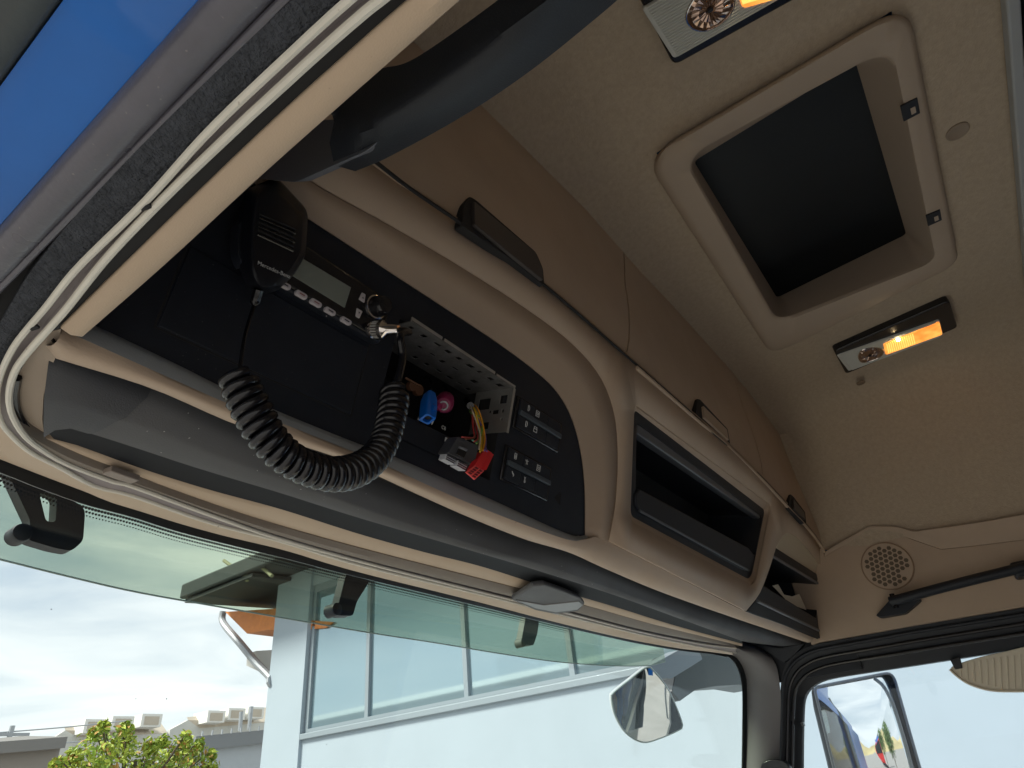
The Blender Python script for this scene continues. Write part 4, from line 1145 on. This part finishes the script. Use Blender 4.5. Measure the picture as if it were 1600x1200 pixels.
# ================================================================== OUTSIDE OF THE CAB
ev = thing('external_sun_visor', 'green tinted sun visor mounted outside above the windscreen', 'sun visor', (1.3, .97, .27))
vlow = spl(hits([(-80, 855), (0, 874), (100, 899), (208, 924), (330, 946), (480, 972), (580, 989), (684, 1005), (780, 1021), (870, 1034), (950, 1040), (1013, 1040), (1040, 1034)], PY(.97)), 90)
vhi = [V((p.x, .90, .52)) for p in vlow]
mesh('tinted_sheet', slab([vlow, [p.lerp(q, .35) + V((0, .022, 0)) for p, q in zip(vlow, vhi)], [p.lerp(q, .7) + V((0, .02, 0)) for p, q in zip(vlow, vhi)], vhi], V((0, .004, 0))), M_visor, ev, angle=70)
mesh('lower_edge', tube(vlow, .0013, 8), mat('visor_edge', (.30, .36, .32), .3), ev)
def bracket(out, hole, knob, y, mt=None):
    mt = mt or M_dark
    o_ = hits(out, PY(y))
    if hole:
        vsf = cdt(fillet(o_, .006, 3), [fillet(hits(hole, PY(y)), .006, 4)], o_[0], V((1, 0, 0)), V((0, 0, 1)))
        b_ = mesh('bracket', vsf, M_dark, ev, solid=.02, smooth=False)
    else:
        b_ = mesh('bracket', prism(fillet(o_, .006, 3), V((0, .02, 0))), mt, ev, bevel=.003)
    if knob:
        k_ = hit(knob, PY(y - .012))
        mesh('knob', lathe(k_, V((0, 1, 0)), [(.006, -.004), (.0105, -.002), (.0115, .004), (.0105, .012), (.0115, .02)], 18), mt, b_)
bracket([(8, 730), (75, 762), (128, 790), (133, 800), (130, 845), (112, 861), (85, 856), (42, 843), (48, 815)], [(61, 770), (76, 768), (89, 776), (87, 816), (72, 815)], (35, 832), .90)
bracket([(542, 893), (580, 905), (573, 916), (558, 940), (552, 962), (530, 962), (528, 948)], None, (526, 952), .90)
bracket([(822, 962), (843, 966), (840, 990), (834, 1008), (816, 1008), (815, 1000)], None, (817, 1004), 1.02, mat('bracket_veiled', (.16, .17, .17), .6))  # veiling reflection over the dark bracket is painted in as lighter grey

# front mirror on a dark housing
fm = thing('front_mirror', 'white framed front mirror hanging outside the far corner of the windscreen', 'mirror', hit((1010, 1160), PY(1.05)))
mpx = [(1010, 1042), (1022, 1050), (1040, 1072), (1053, 1097), (1066, 1132), (1062, 1140), (1030, 1154), (1004, 1160), (978, 1146), (960, 1117), (954, 1088), (960, 1080), (985, 1060)]
MN = V((.55, 1.0, .28)).normalized()
mc = hit((1010, 1100), PY(1.05))
MPl = (mc, MN)
mring = spl(hits(mpx, MPl), 60, True)
DN = ray(1010, 1100).normalized()
mcc = sum(mring, V((0, 0, 0))) / 60
mesh('shell', loft([mring, [mcc + (p - mcc) * 1.035 + V((0, 0, .003)) + DN * .004 for p in mring], [mcc + (p - mcc) * .99 + DN * .03 for p in mring], [mcc + (p - mcc) * .8 + DN * .06 for p in mring], [mcc + (p - mcc) * .3 + DN * .08 for p in mring]], cu=True), mat('mirror_white', (.72, .76, .78), .4), fm)
mesh('rim', tube([mcc + (p - mcc) * .985 - MN * .001 for p in mring], .0035, 8, True), mat('mirror_rim', (.32, .38, .36), .35), fm)
rows_ = [[mcc + (p - mcc) * k_ - MN * (.004 + .003 * (1 - k_ * k_)) for p in mring] for k_ in (.97, .8, .6, .4, .2, .05)]
vs_, fs_ = loft(rows_, cu=True)
mesh('mirror_glass', (vs_, fs_ + [tuple(range(300, 360))]), M_mirror, fm)
mesh('arm', prism(fillet(hits([(1012, 1042), (1060, 1016), (1090, 1012), (1098, 1030), (1050, 1060), (1026, 1060)], PY(1.06)), .01, 3), V((0, .05, 0))), mat('arm_grey', (.22, .25, .28), .4), fm, bevel=.008)
mesh('housing', prism(fillet(hits([(1062, 1020), (1110, 1002), (1185, 1010), (1185, 1076), (1155, 1070), (1120, 1072), (1087, 1078), (1062, 1096), (1050, 1080)], PY(1.10)), .012, 4), V((.02, .14, 0))), mat('housing_dark', (.016, .020, .024), .4, .1, 200), fm, bevel=.012, seg=3)

# main mirror outside the passenger window (convex, looks back along the cab)
wm_ = thing('wing_mirror', 'tall convex wing mirror with grey frame outside the passenger window', 'mirror', (2.62, .45, -.3))
mc2 = hit((1360, 1140), PX(2.60))
n2 = V((-.640, -.768, 0)).normalized()
P2 = (mc2, n2)
W2 = fillet(hits([(1272, 1074), (1395, 1050), (1463, 1290), (1330, 1310)], P2), [.02, .035, .03, .03], 6)
w2c = sum(W2, V((0, 0, 0))) / len(W2)
mesh('frame', tube(W2, .0045, 10, True), mat('mirror_frame', (.34, .35, .35), .35), wm_)
mesh('shell', loft([W2, [w2c + (p - w2c) * 1.0 - n2 * .02 for p in W2], [w2c + (p - w2c) * .8 - n2 * .07 for p in W2]], cu=True), M_dark, wm_)
rows_ = []
for k_ in (.99, .85, .7, .55, .4, .25, .1, .02):
    row = []
    for p in W2:
        q = w2c + (p - w2c) * k_
        e = q - w2c
        hz_ = e - V((0, 0, e.z))
        row.append(q + n2 * (.006 - (hz_.length ** 2) / (2 * 1.1) - e.z ** 2 / (2 * 2.5)))
    rows_.append(row)
vs_, fs_ = loft(rows_, cu=True)
k_ = len(W2)
mesh('mirror_glass', (vs_, fs_ + [tuple(range(7 * k_, 8 * k_))]), M_mirror, wm_, angle=89)
mesh('reflected_band', tube(spl(hits([(1366, 1060), (1380, 1072), (1394, 1098), (1408, 1140), (1418, 1175), (1428, 1215)], PX(2.50)), 24), .0055, 10), mat('reflected_grey', (.42, .44, .43), .4), wm_)  # added tube standing in for a pale band reflected in the mirror glass
mesh('arm', tube(spl([mc2 + V((.0, .06, -.5)), mc2 + V((-.1, .1, -.56)), V((2.34, .62, -.6))], 14), .018, 10), M_dark, wm_)

# ================================================================== WHITE BUILDING
BX = 6.0
bd = thing('white_building', 'white rendered building with a band of windows and an orange wooden eave', 'building', (BX, 2, -2.35))
GZ = -2.35
def bw(u, v): return hit((u, v), PX(BX))
SZ = .85
TZ = 2.75
YW0, YW1, YC = -9.0, 7.66, 8.42
mesh('wall', bx(BX, BX + .3, YW0, YW1, GZ, SZ), M_wall, bd)
mesh('wall', bx(BX, BX + .3, YW0, YW1, TZ, 3.1), M_wall, bd)
mesh('corner_pier', bx(BX - .04, BX + .4, YW1, YC, GZ, 3.1), M_wall, bd)
mesh('end_wall', bx(BX + .4, BX + 9, YC - .3, YC - .02, GZ, 3.1), M_wall, bd)
mesh('sill', bx(BX - .04, BX + .05, YW0, YW1 + .0, SZ - .07, SZ + .0), M_bframe, bd, bevel=.01)
ms = [YW1 - .02] + [bw(u, v).y for u, v in ((567, 1125), (724, 1100), (890, 1066))]
stp = ms[2] - ms[3]
y_ = ms[-1]
while y_ > YW0 + 3:
    y_ -= 1.2
    ms.append(y_)
ms.append(YW0)
for i in range(len(ms) - 1):
    wf = mesh('window', merge([bx(BX + .02, BX + .10, ms[i] - .06, ms[i], SZ, TZ), bx(BX + .02, BX + .10, ms[i + 1], ms[i] - .06, SZ, SZ + .05), bx(BX + .02, BX + .10, ms[i + 1], ms[i] - .06, TZ - .1, TZ)]), M_bframe, bd)
    mesh('pane', bx(BX + .06, BX + .07, ms[i + 1], ms[i] - .06, SZ + .05, TZ - .10), M_bglass, wf, smooth=False)
mesh('room_back', bx(BX + .3, BX + .32, YW0, YW1, SZ, TZ), mat('room_dark', (.2, .24, .26), .9), bd)
mesh('roof', prism([V((BX - .75, 9.9, 2.95)), V((BX - .75, YW0, 2.95)), V((BX - .75, YW0, 3.18)), V((BX - .75, 9.9, 3.18))], V((10, 0, .9))), M_roof, bd, bevel=.03)
mesh('soffit', prism([V((BX - .7, 9.8, 2.93)), V((BX - .7, YC - .3, 2.93)), V((BX + 8, YC - .3, 3.6)), V((BX + 8, 9.8, 3.6))], V((0, 0, -.05))), mat('soffit_grey', (.05, .05, .052), .7), bd)
orp = hits([(352, 955), (395, 957), (440, 968), (440, 988), (402, 986), (385, 990)], PY(8.9))
mesh('eave_boards', prism(hits([(352, 956), (445, 950), (445, 986), (418, 984), (386, 990)], PX(6.05)), V((.8, 0, 0))), M_wood, bd)
mesh('eave_boards', prism(hits([(470, 968), (520, 972), (508, 981), (478, 984)], PX(6.02)), V((.03, 0, 0))), M_wood, bd)
dp = mesh('downpipe', tube(spl(hits([(349, 955), (347, 966), (352, 978), (375, 1005), (400, 1035), (424, 1060), (428, 1075), (424, 1110), (410, 1230)], PX(6.1)), 60), .055, 10), M_zinc, bd)
mesh('bracket', tube([bw(424, 1066), bw(427, 1064)], .09, 10), M_zinc, dp)
mesh('canopy', prism(hits([(386, 1022), (400, 1017), (434, 1015), (432, 1062), (385, 1040)], PX(6.3)), V((.6, 0, 0))), mat('canopy_grey', (.42, .42, .4), .7), bd)
an = thing('roof_aerial', 'thin rooftop aerial rods above the dark roof edge', 'aerial', hit((386, 905), PX(5.35)))
for nm, q in (('mast', [(386, 908), (388, 872)]), ('rod', [(350, 876), (386, 902)]), ('rod', [(391, 870), (425, 900)])):
    mesh(nm, tube(hits(q, PX(5.35)), .026, 8), mat('aerial_ochre', (.32, .30, .18), .6), an)

sh_ = thing('storage_hall', 'long pale storage hall mirrored low in the building windows', 'hall', (-30, 40, GZ))
mesh('wall', bx(-34, -30, 12, 75, GZ, 6.3), M_wh, sh_)
mesh('gutter', bx(-34.4, -29.7, 11.8, 75.2, 6.3, 6.75), M_roof, sh_)
mesh('roof', prism([V((-29.6, 11.8, 6.75)), V((-34, 11.8, 7.9)), V((-38, 11.8, 6.75))], V((0, 63.4, 0))), mat('hall_roof', (.55, .52, .45), .7), sh_)
mesh('door', bx(-30, -29.93, 30, 36, GZ, 5.6), M_roof, sh_)
# ================================================================== FAR WAREHOUSES, SHED, POLE, TREE
def far(u, v, y): return hit((u, v), PY(y))
def warehouse(label, gable, ridge_, eave, dorm, y):
    o = thing('warehouse', label, 'warehouse', (far(*gable[0], y).x, y, GZ), 'pale warehouses beyond the tree')
    g_ = hits(gable, PY(y))
    gz_ = [V((p.x, y, GZ)) for p in (g_[0], g_[2])]
    mesh('gable_wall', prism([gz_[0], g_[0], g_[1], g_[2], gz_[1]], V((0, .4, 0))), M_wh, o, smooth=False)
    r0_, r1_ = g_[1], far(*ridge_, y + 2)
    e0_, e1_ = g_[2], far(*eave, y + .0)
    rf = mesh('roof', prism([r0_, r1_, e1_, e0_], V((0, .3, .25))), M_whroof, o, smooth=False)
    mesh('side_wall', prism([e0_, e1_, V((e1_.x, e1_.y, GZ)), V((e0_.x, e0_.y, GZ))], V((0, .4, 0))), M_wh, o, smooth=False)
    for (u, v) in dorm:
        c_ = far(u, v, y - .6)
        d_ = mesh('skylight', bx(c_.x - .85, c_.x + .85, c_.y - .8, c_.y + 1.5, c_.z - .5, c_.z + .45), mat('skylight_white', (.75, .74, .70), .6) if 'skylight_white' not in bpy.data.materials else bpy.data.materials['skylight_white'], o, smooth=False)
        mesh('pane', bx(c_.x - .6, c_.x + .6, c_.y - .85, c_.y - .8, c_.z - .36, c_.z + .26), M_whroof, d_, smooth=False)
warehouse('pale warehouse with roof skylights behind the tree at far left', [(76, 1158), (102, 1141), (122, 1152)], (245, 1122), (262, 1146), [(142, 1136), (184, 1131), (229, 1127)], 60)
warehouse('pale warehouse with roof skylights next to the white building', [(266, 1140), (294, 1125), (312, 1138)], (425, 1108), (425, 1128), [(330, 1121), (362, 1117), (392, 1115)], 60)
gs = thing('grey_shed', 'long grey flat shed between the tree and the white building', 'shed', (far(360, 1200, 30).x, 30, GZ))
a0 = far(300, 1156, 30); a1 = far(430, 1143, 30)
mesh('wall', prism([a0 - V((0, 0, .3)), a1 - V((0, 0, .3)), V((a1.x, 30, GZ)), V((a0.x, 30, GZ))], V((0, 3, 0))), mat('shed_grey', (.40, .43, .46), .7, var=.05), gs)
mesh('roof', prism([a0 + V((0, -.3, .1)), a1 + V((0, -.3, .1)), a1 + V((0, -.3, -.45)), a0 + V((0, -.3, -.45))], V((0, 4, .2))), mat('shed_roof', (.20, .21, .22), .7), gs)
for i in range(9):
    c_ = a0.lerp(a1, (i + .5) / 9) + V((0, -.35, .18))
    mesh('roof_post', bx(c_.x - .03, c_.x + .03, c_.y - .03, c_.y + .03, c_.z - .1, c_.z + .10), M_zinc, gs, smooth=False)
for q in ([(375, 1142), (377, 1112)], [(389, 1140), (393, 1104)]):
    mesh('flue', tube([hit(p_, PY(30)) for p_ in q], .09, 8), M_zinc, gs)
ls = thing('low_building', 'low dull brown building under the wires at far left', 'building', (far(40, 1200, 40).x, 40, GZ))
b0, b1 = far(-60, 1180, 40), far(95, 1167, 40)
mesh('wall', prism([b0, b1, V((b1.x, 40, GZ)), V((b0.x, 40, GZ))], V((0, 4, 0))), mat('dull_brown', (.26, .23, .20), .8), ls)
mesh('roof', prism([b0 + V((0, -.5, .4)), b1 + V((0, -.5, .4)), b1 + V((0, -.5, -.1)), b0 + V((0, -.5, -.1))], V((0, 5, .6))), mat('roof_brown', (.20, .19, .18), .8), ls)
up_ = thing('utility_pole', 'grey utility pole carrying wires at the left edge', 'pole', (far(18, 1180, 45).x, 45, GZ))
pt_, pb_ = far(20, 1134, 45), far(16, 1176, 45)
mesh('pole', tube([V((pt_.x, 45, GZ)), pt_], .13, 8), M_zinc, up_)
mesh('crossarm', bx(pt_.x - .9, pt_.x + .9, 44.9, 45.1, pt_.z - .5, pt_.z - .35), M_zinc, up_)
for v0, v1 in ((1143, 1126), (1166, 1152)):
    mesh('wire', tube(spl([far(-80, v0 + 8, 45), far(20, v0, 45), far(110, (v0 + v1) / 2 + 1, 45), far(200, v1, 45)], 20), .035, 6), M_zinc, up_)
# tree in front
tr = thing('young_tree', 'leafy yellow-green tree top in front of the pale warehouses', 'tree', (far(215, 1200, 12).x, 12, GZ))
tb0 = V((far(215, 1200, 12).x, 12, GZ))
tt = far(210, 1190, 12)
mesh('trunk', tube(spl([tb0, tb0.lerp(tt, .5) + V((.1, 0, 0)), tt], 12), [.13 - .008 * i for i in range(12)], 9), M_bark, tr)
clumps = [(160, 1156, .40), (162, 1130, .10), (158, 1140, .13), (196, 1131, .13), (192, 1150, .30), (198, 1141, .15), (228, 1172, .42), (130, 1182, .38), (105, 1198, .30), (268, 1170, .34), (292, 1147, .13), (288, 1156, .18), (302, 1172, .28), (326, 1192, .2), (240, 1200, .55), (180, 1192, .5), (118, 1176, .14), (256, 1153, .10), (312, 1158, .10), (148, 1141, .10), (332, 1173, .08), (90, 1188, .10), (238, 1160, .13), (275, 1185, .3), (150, 1200, .4)]
lv = {0: [], 1: [], 2: []}
for (u, v, R_) in clumps:
    c_ = far(u, v, 12 + rnd.uniform(-.5, .5)) - V((0, 0, R_ * .55))
    mesh('limb', tube(spl([tb0.lerp(tt, .55), (tb0.lerp(tt, .8) + c_) / 2 + V((0, 0, -.1)), c_ + V((0, 0, R_ * .8))], 8), [.03 - .003 * i for i in range(8)], 6), M_bark, tr)
    dens = rnd.uniform(.55, 1.0)
    for i in range(int((70 + 800 * R_) * dens)):
        d_ = V((rnd.gauss(0, 1), rnd.gauss(0, 1), rnd.gauss(0, 1.25))).normalized() * R_ * (rnd.random() ** .5) * rnd.uniform(.7, 1.25)
        p_ = c_ + d_
        n_ = (d_.normalized() * .5 + V((rnd.uniform(-1, 1), rnd.uniform(-1, 1), rnd.uniform(-.2, 1)))).normalized()
        u_ = n_.orthogonal().normalized()
        v_ = n_.cross(u_)
        th = rnd.uniform(0, 6.28)
        u_, v_ = u_ * math.cos(th) + v_ * math.sin(th), v_ * math.cos(th) - u_ * math.sin(th)
        s_ = rnd.uniform(.022, .062)
        q_ = rnd.random()
        lv[1 if q_ < .13 else 2 if q_ < .45 else 0].append(([p_ - u_ * s_, p_ - u_ * s_ * .3 - v_ * s_ * .48 + n_ * s_ * .15, p_ + u_ * s_ * .4 - v_ * s_ * .38 + n_ * s_ * .12, p_ + u_ * s_ - n_ * s_ * .2, p_ + u_ * s_ * .4 + v_ * s_ * .38 + n_ * s_ * .12, p_ - u_ * s_ * .3 + v_ * s_ * .48 + n_ * s_ * .15], [(0, 1, 2, 3), (0, 3, 4, 5)]))
mesh('foliage', merge(lv[0]), M_leaf, tr, smooth=False, kind='stuff')
mesh('foliage', merge(lv[1]), M_leaf2, tr, smooth=False, kind='stuff')
mesh('foliage', merge(lv[2]), mat('leaf_deep', (.24, .36, .04), .5, var=.3, vscale=3), tr, smooth=False, kind='stuff')

# ================================================================== YARD BEHIND, SEEN IN THE WING MIRROR
hl = []
for i in range(41):
    x_ = -200 + i * 12
    hl.append(V((x_, -320, GZ + 9 + 4 * math.sin(i * .7) + 2 * math.sin(i * 1.9))))
struct('hill', slab([hl, [V((p.x, -260, GZ - .5)) for p in hl]], V((0, -20, -3))), M_hill)
rt = thing('red_truck', 'small distant red truck cab standing in the yard behind', 'truck', (5.0, -36, GZ))
mesh('cab', bx(3.8, 6.2, -37.8, -36, GZ + .9, GZ + 3.1), M_truckred, rt, bevel=.12, seg=3)
mesh('windscreen', bx(3.95, 6.05, -36.02, -35.97, GZ + 2.0, GZ + 2.9), M_win, rt)
mesh('roof_deflector', prism([V((4, -36.3, GZ + 3.1)), V((4, -37.8, GZ + 3.8)), V((4, -37.8, GZ + 3.1))], V((2, 0, 0))), mat('deflector_blue', (.02, .08, .3), .4), rt)
mesh('bumper', bx(3.8, 6.2, -36.1, -35.9, GZ + .45, GZ + .9), M_dark, rt, bevel=.05)
mesh('chassis', bx(4.3, 5.7, -42, -37.8, GZ + .7, GZ + 1.0), M_dark, rt)
for x_ in (3.95, 6.05):
    for y_ in (-36.9, -41):
        mesh('wheel', lathe(V((x_ - .15, y_, GZ + .5)), V((1, 0, 0)), [(.3, 0), (.48, .02), (.5, .1), (.5, .25), (.48, .3), (.3, .3)], 20), M_gap, rt)
for j, (x_, y_, h_) in enumerate(((9.5, -60, 5.5), (11.8, -45, 4.6))):
    t_ = thing('yard_tree', ('round green tree standing behind the red truck', 'dark green tree at the edge of the yard behind')[j], 'tree', (x_, y_, GZ))
    mesh('trunk', tube([V((x_, y_, GZ)), V((x_, y_, GZ + h_ * .6))], [.16, .08], 8), M_bark, t_)
    lf = []
    for i in range(1500):
        d_ = V((rnd.gauss(0, 1), rnd.gauss(0, 1), rnd.gauss(0, 1))).normalized() * (rnd.random() ** .4) * (1 + .25 * math.sin(i * .01))
        p_ = V((x_, y_, GZ + h_ * .65)) + V((d_.x * 1.8, d_.y * 1.8, d_.z * h_ * .35))
        n_ = V((rnd.uniform(-1, 1), rnd.uniform(-1, 1), rnd.uniform(-.2, 1))).normalized()
        u_ = n_.orthogonal().normalized() * .16
        v_ = n_.cross(u_) * .7
        lf.append(([p_ - u_, p_ - v_, p_ + u_, p_ + v_], [(0, 1, 2, 3)]))
    mesh('foliage', merge(lf), mat('yard_leaf', (.08, .15, .03), .6, var=.3), t_, smooth=False, kind='stuff')
